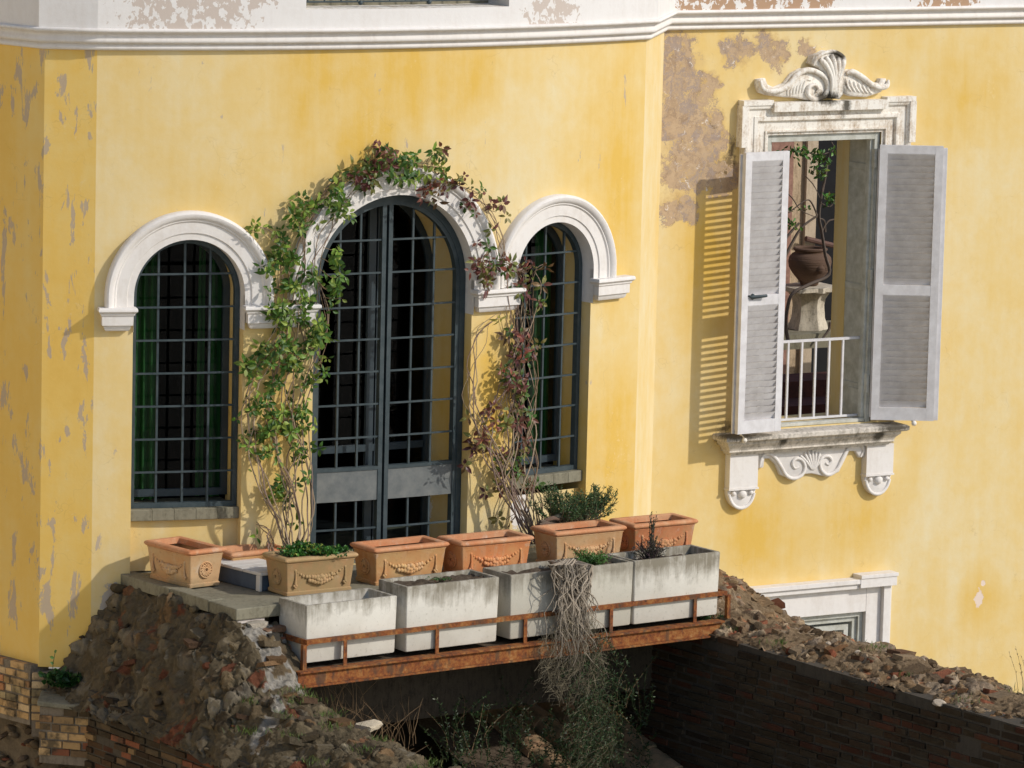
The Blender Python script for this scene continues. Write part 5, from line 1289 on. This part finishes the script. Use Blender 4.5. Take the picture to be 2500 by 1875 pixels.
# living trailing rosemary hanging below it
hp = thing('trailing_plant', 'green trailing plant hanging below the beam beside the bare stems', 'plant', terz(3.5, .5, -8.1))
lm = MB(); st = MB()
for k in range(190):
    x0_, y0_ = U(1250, 1315), U(1385, 1640) 
    if rnd() < .3: x0_, y0_ = U(1240, 1325), U(1480, 1650)
    pts = []; ph = U(0, 6); L_ = U(50, 120); b = .46 + U(-.1, .15)
    for i in range(7):
        t = i / 6; a_, z_ = ter_px((x0_ + 12 * math.sin(ph + 3 * t) + 55 * t * math.sin(ph * 3)) * K, (y0_ + (t - .3) * L_ * (.35 + .65 * abs(math.cos(ph * 3)))) * K, b); pts.append(Vector(TER(a_, b, z_)))
    st.color((.10, .08, .05)); st.tube(pts, .002, 3)
    for i in range(6):
        for j in range(6):
            p_ = pts[i].lerp(pts[i + 1], rnd()); d_ = (pts[i + 1] - pts[i]).normalized() * -.3 + Vector((U(-1, 1), U(-1, 1), U(-.5, 1)))
            v = U(.4, 1.0); cl = random.choice(rosem + [(.20, .17, .08)])
            leaf(lm, p_, d_, Vector((U(-1, 1), -1, U(-1, 1))), .034 * U(.7, 1.2), .006, tuple(c_ * v for c_ in cl), .1)
st.build('stems', M['stem'], hp, smooth=0); lm.build('foliage', M['leaf'], hp, smooth=0)

# dry weeds and undergrowth in the hollow under the terrace
ug = MB(); lm = MB()
for k in range(230):
    kind = rnd()
    x, y = random.choice([(U(770, 900), U(1560, 1660)), (U(960, 1160), U(1520, 1680)), (U(1150, 1330), U(1560, 1660)), (U(700, 800), U(1490, 1600)), (U(1330, 1400), U(1480, 1660)), (U(950, 1330), U(1600, 1670))])
    b = U(-.25, .35) if x < 1150 else U(-.2, .3); pts = []; ph = U(0, 6); h = U(30, 120); cv = U(-60, 60)
    for i in range(6):
        t = i / 5; a_, z_ = ter_px((x + cv * t * t + 6 * math.sin(ph + 4 * t)) * K, (y + 30 - h * t) * K, b); pts.append(Vector(TER(a_, b, z_)))
    dry = x < 930 or kind < .4
    v = U(.5, 1.2); ug.color((.20 * v, .13 * v, .07 * v) if dry else (.05 * v, .07 * v, .03 * v)); ug.tube(pts, [.0035, .003, .003, .002, .002, .001], 4)
    if not dry or x > 950:
        for i in range(5):
            for j in range(6):
                p_ = pts[i].lerp(pts[i + 1], rnd()); v = U(.5, 1.3)
                leaf(lm, p_, Vector((U(-1, 1), U(-1, 1), U(-.2, 1))), Vector((U(-1, 1), -1, U(-1, 1))), U(.02, .04), U(.008, .016), tuple(c_ * v for c_ in random.choice([(.025, .055, .018), (.04, .08, .02), (.02, .04, .012), (.07, .08, .03)])), .1)
un_ = ug.build('undergrowth', M['stem'], None, smooth=0, loc=TER(2, 0, -9)); tag(un_, 'tangle of dry stalks and dark weeds in the hollow under the terrace', 'undergrowth', kind='stuff')
lm.build('weed_leaves', M['leaf'], un_, smooth=0)

# ------------------------------------------------------------------ ruined walls
_ico = None
def ico():
    global _ico
    if _ico is None:
        import bmesh
        bm = bmesh.new(); bmesh.ops.create_icosphere(bm, subdivisions=2, radius=1)
        _ico = (np.array([v.co[:] for v in bm.verts]), [tuple(v.index for v in f.verts) for f in bm.faces]); bm.free()
    return _ico
RNG = np.random.default_rng(5)
def rock(mb, p, size, col, flat=.6):
    V, F_ = ico(); v = V.copy()
    for k in range(7):
        d = RNG.normal(size=3); d /= np.linalg.norm(d); c_ = RNG.uniform(.45, .8); s_ = v @ d; v = v - np.outer(np.maximum(s_ - c_, 0), d)
    v = v * np.array([RNG.uniform(.7, 1.3), RNG.uniform(.7, 1.2), RNG.uniform(flat * .7, flat * 1.3)]) * size
    e_ = Matrix.Rotation(U(0, 6.28), 3, 'Z') @ Matrix.Rotation(U(-.5, .5), 3, 'X') @ Matrix.Rotation(U(-.5, .5), 3, 'Y')
    v = v @ np.array(e_).T + np.array(p)
    mb.color(col); mb.add([tuple(q) for q in v], F_)
STONE = [(.25, .18, .11), (.19, .135, .085), (.30, .23, .15), (.14, .105, .07), (.34, .27, .19), (.22, .175, .12), (.29, .18, .10), (.12, .09, .065), (.21, .15, .10)]
REDS = [(.32, .12, .07), (.26, .10, .06), (.38, .19, .11)]
def stonecol():
    r_ = rnd(); c_ = random.choice(REDS) if r_ < .10 else ((.62, .57, .50) if r_ > .975 else random.choice(STONE)); v = U(.45, .9); return tuple(x * v for x in c_)
class Table:
    def __init__(s, bs, as_, z): s.b = np.array(bs); s.a = np.array(as_); s.z = np.array(z)
    def __call__(s, a, b):
        col = [np.interp(a, s.a, row) for row in s.z]; return float(np.interp(b, s.b, col))
def fbm(p, o=4):
    return sum(noise.noise(Vector(p) * (2 ** k)) / 2 ** k for k in range(o))
def ruin(name, label, tab, a0, a1, b0, b1, na, nb, nstones, amp, size, parent_name='ruined_wall', warp=lambda a, b: (a, b), palef=None, colf=None, cell=.10, tone=(1, 1, 1)):
    root = thing(parent_name, label, 'ruined wall', TER((a0 + a1) / 2, (b0 + b1) / 2, -9))
    mb = MB(); vs = []; cs = []
    for j in range(nb + 1):
        for i in range(na + 1):
            a = a0 + (a1 - a0) * i / na; b = b0 + (b1 - b0) * j / nb
            z = tab(a, b); ga = (tab(a + .03, b) - tab(a - .03, b)) / .06; gb = (tab(a, b + .03) - tab(a, b - .03)) / .06
            nr = Vector((-ga, -gb, 1)).normalized(); q = Vector((a, b, z)) + Vector((fbm((a * 6, b * 6, z * 6), 2), fbm((a * 6 + 9, b * 6, z * 6), 2), 0)) * .05
            ds, ps = noise.voronoi(q * (1 / cell)); ds2, ps2 = noise.voronoi(q * (2.6 / cell))
            h = int(abs(ps[0].x * 7.13 + ps[0].y * 3.77 + ps[0].z * 11.9) * 1000) % 997; rs_ = h / 997.0
            h2 = int(abs(ps2[0].x * 5.1 + ps2[0].y * 9.7 + ps2[0].z * 2.3) * 1000) % 991 / 991.0
            e1 = min(1.0, (ds[1] - ds[0]) / .12); e2 = min(1.0, (ds2[1] - ds2[0]) / .2)
            dq = q * (1 / cell) - ps[0]; tl = dq.x * (rs_ - .5) * .9 + dq.y * (((h * 7) % 101) / 101 - .5) * .9 + dq.z * (((h * 13) % 103) / 103 - .5) * .9
            pal = palef(a, b) if palef else False; dm = min(1.0, max(0.0, (fbm((a * 2.2 + 5, b * 2.2, z * 2.2), 4) + .12) * 3.2)); big_ = 1 - .8 * dm
            disp = amp * (1.1 * fbm((a * 3.5, b * 3.5, z * 3.5 + 1), 4)) + (0.4 if pal else 1.0) * cell * e1 * (.06 + .34 * rs_ ** 1.5 + tl * .5) * big_ + .012 * e2 * h2 * big_ + (.010 + .012 * dm) * fbm((a * 26, b * 26, z * 26), 3)
            q2 = Vector((a, b, z)) + nr * disp
            vs.append(TER(q2.x, q2.y, q2.z))
            if pal: c_ = tuple((.30 + .20 * h2) * k for k in (1, .9, .83)) if rs_ < .75 else tuple(x * .9 for x in STONE[h % len(STONE)])
            else:
                if rs_ < .08: c_ = REDS[h % 3]
                elif rs_ > .97: c_ = (.46, .38, .28)
                else: c_ = STONE[h % len(STONE)]
                k_ = .55 + .45 * h2
                c_ = tuple(x * k_ for x in c_)
                if e1 < .5 or dm > .5 or rs_ < .40 and rs_ > .08: c_ = (.15 + .05 * h2, .115 + .04 * h2, .075 + .03 * h2)
                if rs_ > .55 and fbm((a * 3, b * 3, z * 3 + 7), 3) > .18: c_ = tuple(.5 * x + .5 * y for x, y in zip(c_, (.30, .26, .215)))
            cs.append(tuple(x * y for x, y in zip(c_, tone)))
    mb.add(vs, [(j * (na + 1) + i, j * (na + 1) + i + 1, (j + 1) * (na + 1) + i + 1, (j + 1) * (na + 1) + i) for j in range(nb) for i in range(na)])
    mb.c = cs; mb.use_c = True
    o = mb.build('rubble_core', M['rock'], root, smooth=32)
    rk = MB()
    for k in range(nstones):
        a = U(a0, a1); b = U(b0, b1); wa, wb_ = warp(a, b)
        if palef and palef(a, b) and rnd() < .9: continue
        if fbm((a * 2.2 + 5, b * 2.2, tab(a, b) * 2.2), 4) > 0.02 and rnd() < .75: continue
        z = tab(a, b); s_ = size * (.25 + 1.7 * rnd() ** 3.2)
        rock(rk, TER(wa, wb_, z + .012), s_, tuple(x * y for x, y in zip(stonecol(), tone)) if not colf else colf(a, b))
    for k in range(nstones // 14):
        a = U(a0 + .1, a1 - .1); b = U(b0 + .3, b1); z = tab(a, b) + U(-.005, .02); L2, W2, H2 = U(.05, .13), U(.04, .08), U(.016, .028)
        R_ = Matrix.Rotation(TA + U(-.5, .5), 3, 'Z') @ Matrix.Rotation(U(-.35, .35), 3, 'X') @ Matrix.Rotation(U(-.3, .3), 3, 'Y'); P_ = Vector(TER(a, b, z))
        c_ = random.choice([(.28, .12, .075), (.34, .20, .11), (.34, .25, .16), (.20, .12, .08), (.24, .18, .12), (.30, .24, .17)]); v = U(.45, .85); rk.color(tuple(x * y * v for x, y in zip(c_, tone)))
        rk.hexa([tuple(P_ + R_ @ Vector((sx * L2 * U(.85, 1.1), sy * W2 * U(.85, 1.1), sz * H2))) for sz in (-1, 1) for sx, sy in ((-1, -1), (1, -1), (1, 1), (-1, 1))])
    r2_ = rk.build('stones', M['rock'], root, smooth=28)
    return root
tabL = Table([-2.0, -.9, 0, .15, .35, .48, .7, 1.05, 1.5, 2.4, 6],
             [-.62, -.5, -.25, -.02, .2, .42],
             [[-8.62, -8.50, -8.02, -7.66, -7.66, -7.66], [-8.62, -8.50, -8.02, -7.66, -7.66, -7.66], [-8.62, -8.48, -8.00, -7.68, -7.70, -7.72], [-8.62, -8.49, -8.03, -7.74, -7.76, -7.84],
              [-8.64, -8.50, -8.09, -7.86, -7.90, -8.02], [-8.66, -8.52, -8.20, -8.06, -8.10, -8.22], [-8.68, -8.55, -8.30, -8.18, -8.18, -8.28], [-8.70, -8.58, -8.37, -8.27, -8.28, -8.38], [-8.72, -8.60, -8.42, -8.34, -8.34, -8.43], [-8.8, -8.68, -8.5, -8.42, -8.41, -8.48], [-9.0, -8.9, -8.8, -8.75, -8.75, -8.8]])
def paleL(a, b):
    n_ = fbm((a * 5, b * 5, 3), 3) * .16
    return (abs(a - (.20 - .5 * max(0, b - .35))) < .14 + n_ and 0.02 < b < .55) or (abs(b - .62 - .55 * (a + .3) * -1 - .25) < .09 + n_ and -.45 < a < .05)
ruinL = ruin('x', 'ruined rubble wall sloping down from the left end of the terrace', tabL, -.62, .42, -2.0, 4.5, 96, 480, 420, .06, .042, palef=paleL, cell=.13, tone=(.64, .64, .58))  # tone darkens this ruin's stone to deepen the shade on it
# inner faces / bricks
def brick_face(parent, P0, P1, ztop, zbot, bl=.27, bh=.036, outn=(0, 0), zslope=0.0, cols=None, gap=.012, jit=.008, ragged=.4, seed=1, name='brickwork', base_mat='mortar', zt2=None):
    """bricks on the vertical plane P0-P1 (xy), facing outn"""
    rs = random.Random(seed); mb = MB(); P0 = np.array(P0, float); P1 = np.array(P1, float); L_ = np.linalg.norm(P1 - P0); d = (P1 - P0) / L_; nn = np.array(outn, float)
    bb_ = MB(); q0, q1 = P0 - nn * .004, P1 - nn * .004
    z2 = ztop if zt2 is None else zt2
    bb_.hexa([(*(q0 - nn * .2), zbot), (*(q1 - nn * .2), zbot), (*q1, zbot), (*q0, zbot), (*(q0 - nn * .2), ztop), (*(q1 - nn * .2), z2), (*q1, z2), (*q0, ztop)])
    bb_.build('mortar_bed', M[base_mat], parent, smooth=0)
    rows = int((max(ztop, z2) - zbot) / (bh + gap))
    for r_ in range(rows):
        z1_ = max(ztop, z2) - r_ * (bh + gap); x = -rs.random() * bl
        while x < L_:
            w_ = bl * rs.choice([.5, .8, 1, 1, 1.15]); xa, xb = max(x, 0), min(x + w_ - gap, L_)
            zt_here = ztop + (z2 - ztop) * ((xa + xb) / 2 / L_)
            if xb - xa > .03 and z1_ <= zt_here + .02 and not (z1_ > zt_here - bh * 1.2 and rs.random() < ragged) and rs.random() > .02:
                o_ = rs.uniform(-jit, jit) + .012; za = z1_ - bh + rs.uniform(-.003, .003); t1_ = rs.uniform(-.004, .004)
                c_ = rs.choice(cols); v = rs.uniform(.7, 1.2); mb.color(tuple(k * v for k in c_))
                pa, pb = P0 + d * xa, P0 + d * xb
                mb.hexa([(*(pa - nn * .05), za), (*(pb - nn * .05), za), (*(pb + nn * (o_ + t1_)), za + t1_), (*(pa + nn * o_), za), (*(pa - nn * .05), z1_), (*(pb - nn * .05), z1_), (*(pb + nn * (o_ + t1_)), z1_ + t1_), (*(pa + nn * o_), z1_)])
            x += w_
    return mb.build(name, M['brick'], parent, smooth=0, bevel=.004)
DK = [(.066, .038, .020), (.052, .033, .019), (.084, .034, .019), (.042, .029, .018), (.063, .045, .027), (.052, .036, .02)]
WM = [(.46, .29, .13), (.52, .34, .16), (.40, .22, .10), (.48, .22, .10), (.36, .27, .14), (.56, .40, .22)]
MX = [(.22, .14, .065), (.15, .095, .05), (.20, .075, .04), (.10, .07, .04), (.28, .18, .085)]
ta = lambda a, b: TER(a, b, 0)[:2]
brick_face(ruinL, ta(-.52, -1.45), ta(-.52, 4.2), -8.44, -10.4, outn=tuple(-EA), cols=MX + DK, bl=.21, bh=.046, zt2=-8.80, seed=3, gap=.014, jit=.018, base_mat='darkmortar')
q = MB(); bs_ = [-.5 + .1 * k for k in range(52)]
for b_, c_ in zip(bs_, bs_[1:]): q.quad(TER(.415, b_, tabL(.42, b_) - .01), TER(.415, c_, tabL(.42, c_) - .01), TER(.30, c_, -12), TER(.30, b_, -12))
q.build('inner_face', M['mortar'], ruinL, smooth=40)
# plinth under the side sections
plinth = thing('brick_plinth', 'warm ochre brick plinth below the shaded yellow side wall', 'brick base', (float(A2[0]), float(A2[1]), -9))
nv1 = np.array([-math.sin(math.radians(45)), -math.cos(math.radians(45))]); o1 = nv1 * .07
brick_face(plinth, A1 + o1, A2 + o1 + np.array([-.02, 0]), -8.34, -8.86, outn=tuple(nv1), cols=WM, bl=.17, bh=.056, seed=5, gap=.014, jit=.014, ragged=.25)
brick_face(plinth, A2 + np.array([-.05, -.08]), PA + np.array([-.12, -.08]), -8.40, -8.95, outn=(0, -1), cols=WM, bl=.17, bh=.056, seed=6, gap=.014, jit=.012, ragged=.2)
blk = thing('brick_pier', 'low brick pier with a flat stone cap at the foot of the ruined wall', 'brick pier', (float(A2[0]) + .3, 39.6, -9))
brick_face(blk, (float(A2[0]) + .05, 39.60), (float(A2[0]) + .62, 39.45), -8.62, -9.1, outn=(-.25, -.97), cols=WM[:3] + MX, bl=.17, bh=.056, seed=8, gap=.014, jit=.014)
q = MB(); x0_ = float(A2[0]) + .03
q.hexa([(x0_, 39.57, -8.61), (x0_ + .62, 39.42, -8.63), (x0_ + .64, 39.95, -8.60), (x0_, 39.98, -8.59), (x0_, 39.57, -8.565), (x0_ + .62, 39.42, -8.585), (x0_ + .64, 39.95, -8.55), (x0_, 39.98, -8.54)]); q.build('cap', M['stone'], blk, smooth=0, bevel=.012)
# rough lower masonry at the far left
q = MB(); vs = []
for j in range(31):
    for i in range(61):
        x = -6.5 + 4.2 * i / 60; z = -8.80 - 1.5 * j / 30; y = 40.05 + .05 * fbm((x * 4, z * 4, 0), 4) + max(0, (-4.0 - x)) * 1.25
        vs.append((x, y + .04, z))
q.add(vs, [(j * 61 + i, j * 61 + i + 1, (j + 1) * 61 + i + 1, (j + 1) * 61 + i) for j in range(30) for i in range(60)])
rk = q; q.color((.16, .125, .085)); q.c = [(.16, .125, .085)] * len(q.v)
for k in range(160):
    x = U(-5.2, -3.2); z = U(-9.6, -8.85); rock(rk, (x, 40.03 + max(0, (-4.0 - x)) * 1.25, z), U(.03, .07), stonecol())
rk.build('rubble_base', M['rock'], plinth, smooth=40)

# right ruined wall
tabR = Table([-2.6, -.5, -.04, .3, .7, 1.3, 2.1, 3.0, 3.9, 5, 8.5],
             [4.62, 4.75, 4.95, 5.2, 5.5, 6.0],
             [[-8.1, -7.9, -7.75, -7.72, -7.8, -8.1], [-8.1, -7.9, -7.76, -7.74, -7.86, -8.1], [-8.13, -8.0, -7.88, -7.86, -8.0, -8.2], [-8.15, -8.09, -8.03, -8.05, -8.15, -8.4], [-8.17, -8.13, -8.08, -8.09, -8.2, -8.5],
              [-8.18, -8.13, -8.07, -8.05, -8.16, -8.5], [-8.19, -8.14, -8.09, -8.06, -8.14, -8.5], [-8.20, -8.16, -8.12, -8.10, -8.18, -8.6], [-8.21, -8.19, -8.17, -8.17, -8.25, -8.6], [-8.24, -8.22, -8.2, -8.2, -8.3, -8.6], [-8.4, -8.35, -8.35, -8.35, -8.4, -8.8]])
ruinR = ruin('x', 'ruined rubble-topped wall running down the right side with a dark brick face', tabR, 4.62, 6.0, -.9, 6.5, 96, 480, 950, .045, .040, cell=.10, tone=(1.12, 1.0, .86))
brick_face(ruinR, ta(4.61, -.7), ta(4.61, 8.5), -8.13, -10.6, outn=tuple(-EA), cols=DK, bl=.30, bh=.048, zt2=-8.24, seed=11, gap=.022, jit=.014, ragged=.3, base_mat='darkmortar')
q = MB(); q.quad(TER(5.99, -.9, -8.15), TER(5.99, 6.5, -8.8), TER(5.99, 6.5, -12), TER(5.99, -.9, -12)); q.build('outer_face', M['mortar'], ruinR, smooth=0)

# loose masonry under the coping corner
for i, (a, b, z, sx, sy, sz, r_, c_, lb) in enumerate([
        (.34, .02, -7.74, .14, .09, .022, .2, (.22, .13, .08), 'flat brown tile jutting out just below the coping corner'),
        (.42, .06, -7.82, .11, .07, .02, -.1, (.28, .12, .07), 'broken red tile below the flat brown one beside the first concrete planter'),
        (.46, .10, -7.90, .08, .06, .035, .3, (.32, .15, .09), 'loose orange brick end against the first concrete planter'),
        (.44, .22, -8.06, .12, .08, .028, -.2, (.30, .14, .09), 'red brick lump low beside the planter corner'),
        (.20, .0, -7.70, .10, .06, .03, .1, (.40, .35, .28), 'grey stone wedged under the coping'),
        (.52, 1.18, -8.36, .11, .08, .03, .5, (.55, .46, .33), 'large pale flat stone lying on the edge of the ruined wall')]):
    mb = MB(); V, F_ = ico(); v = np.clip(V * 1.5, -1, 1) * np.array([sx, sy, sz]); v += RNG.normal(size=v.shape) * .004
    v = v @ np.array(Matrix.Rotation(TA + r_, 3, 'Z')).T + np.array(TER(a, b, z)); mb.color(c_); mb.add([tuple(q) for q in v], F_)
    tag(mb.build('loose_stone', M['rock'], None, smooth=28, loc=TER(a, b, z)), lb, 'stone', 'loose stones at the edge of the ruined wall')

# grass tufts and small weeds on the ruins
def grass(label, spots, cols, kind='stuff', n=60, h=.06, sp=.07):
    mb = MB()
    for a, b, z in spots:
        for k in range(n):
            p_ = Vector(TER(a + random.gauss(0, sp), b + random.gauss(0, sp), z)); d_ = Vector((U(-.6, .6), U(-.6, .6), 1)).normalized(); v = U(.6, 1.3)
            leaf(mb, p_, d_, Vector((U(-1, 1), U(-1, 1), 0)).normalized(), h * U(.5, 1.3), .006, tuple(c_ * v for c_ in random.choice(cols)), .3)
    return tag(mb.build('grass', M['leaf'], None, smooth=0), label, 'grass', kind=kind)
GC = [(.10, .17, .03), (.14, .20, .04), (.07, .13, .025), (.20, .20, .07)]
sp1 = [(a_, b_, tabL(a_, b_)) for a_, b_ in [(.2, .6), (.3, .7), (.05, .75), (-.1, .9), (.25, 1.0), (.1, 1.3), (-.2, 1.2), (.3, 1.6), (.0, 1.9), (.3, 2.3), (-.2, .55), (-.3, 1.7), (-.35, .75), (.15, .72), (0.1, 2.5)]]
grass('short grass growing among the stones on top of the left ruined wall', sp1, GC)
sp2 = [(a_, b_, tabR(a_, b_)) for a_, b_ in [(4.75, .5), (4.8, 1.2), (5.2, 2.0), (4.9, 2.8), (5.3, 4.2), (5.0, 4.6), (4.8, 3.6), (5.4, 3.4), (5.2, 5.2), (4.8, 0.2)]]
grass('sparse grass and moss on top of the right ruined wall', sp2, GC, n=50)
def stalks(label, a, b, z, n, h):
    mb = MB()
    for k in range(n):
        aa, b2 = a + U(-.06, .06) * n / 5, b + U(-.05, .05); p_ = Vector(TER(aa, b2, z - .05)); v = U(.7, 1.2); mb.color((.34 * v, .25 * v, .12 * v)); H3 = h * U(.5, 1); lx = U(-.1, .1)
        pts = [p_, p_ + Vector((lx * .3, 0, H3 * .5)), p_ + Vector((lx, 0, H3))]; mb.tube(pts, [.003, .002, .0012], 4)
        for j in range(7): leaf(mb, pts[1].lerp(pts[2], rnd()), Vector((U(-1, 1), U(-1, 1), 1)), Vector((0, -1, 0)), .022, .006, (.34 * v, .24 * v, .11 * v))
    tag(mb.build('dry_stalks', M['leaf'], None, smooth=0, loc=TER(a, b, z)), label, 'weed')
stalks('thin dry grass stalks against the yellow wall near the right edge', 5.55, 3.55, -8.15, 9, .42)
stalks('short dry stalks at the far right end of the ruined wall top', 5.5, 4.75, -8.2, 5, .3)
for a_, b_, sz_, lb in [(4.75, .30, .14, 'dark green weed at the right end of the steel beam'), (5.45, 1.25, .05, 'tiny green weed in front of the basement window'), (5.25, 4.1, .10, 'green tuft on the right ruined wall top')]:
    bush('weed', lb, TER(a_, b_, tabR(a_, b_) - .02), (sz_, sz_, sz_ * .8), 260, .035, .016, [(.03, .07, .02), (.05, .11, .03), (.08, .13, .04)], nst=14)

# tiled roof in the hollow at the lower right
tr = thing('tiled_roof', 'small old roof of mossy curved tiles in the hollow at the bottom right', 'roof', TER(4.2, 0, -9.4))
m = NT('old_roof_tile'); p_ = m.coord('World'); oldt = m.out(m.mix(m.ramp(m.noise(p_, 6, 7, .7), [(.4, 0.0), (.62, 1.0)]), (.42, .26, .15), (.17, .14, .08)), .95); m.bump(m.noise(p_, 30, 6, .7), .5, .01)
for r_ in range(4):
    a_ = 3.60 + r_ * .32
    for k in range(7):
        b_ = -1.35 + k * .36; z_ = -9.02 - k * .115 - (4.6 - a_) * .05; mb = MB(); n_ = 10; rr = []
        for (bb2, rad, dz) in ((b_, .135, 0), (b_ + .42, .155, -.125)):
            rr.append([TER(a_ + rad * math.cos(PI * j / n_) + .0, bb2, z_ + dz + rad * .75 * math.sin(PI * j / n_) + .012) for j in range(n_ + 1)] + [TER(a_ + (rad - .014) * math.cos(PI * (n_ - j) / n_), bb2, z_ + dz + (rad - .014) * .75 * math.sin(PI * (n_ - j) / n_) + .008) for j in range(n_ + 1)])
        mb.rings(rr); mb.build('tile', oldt, tr, smooth=50)
q = MB(); q.quad(TER(2.8, -1.5, -9.03), TER(4.62, -1.5, -8.98), TER(4.62, 1.3, -9.87), TER(2.8, 1.3, -9.92)); q.build('roof_deck', M['soil'], tr, smooth=0)
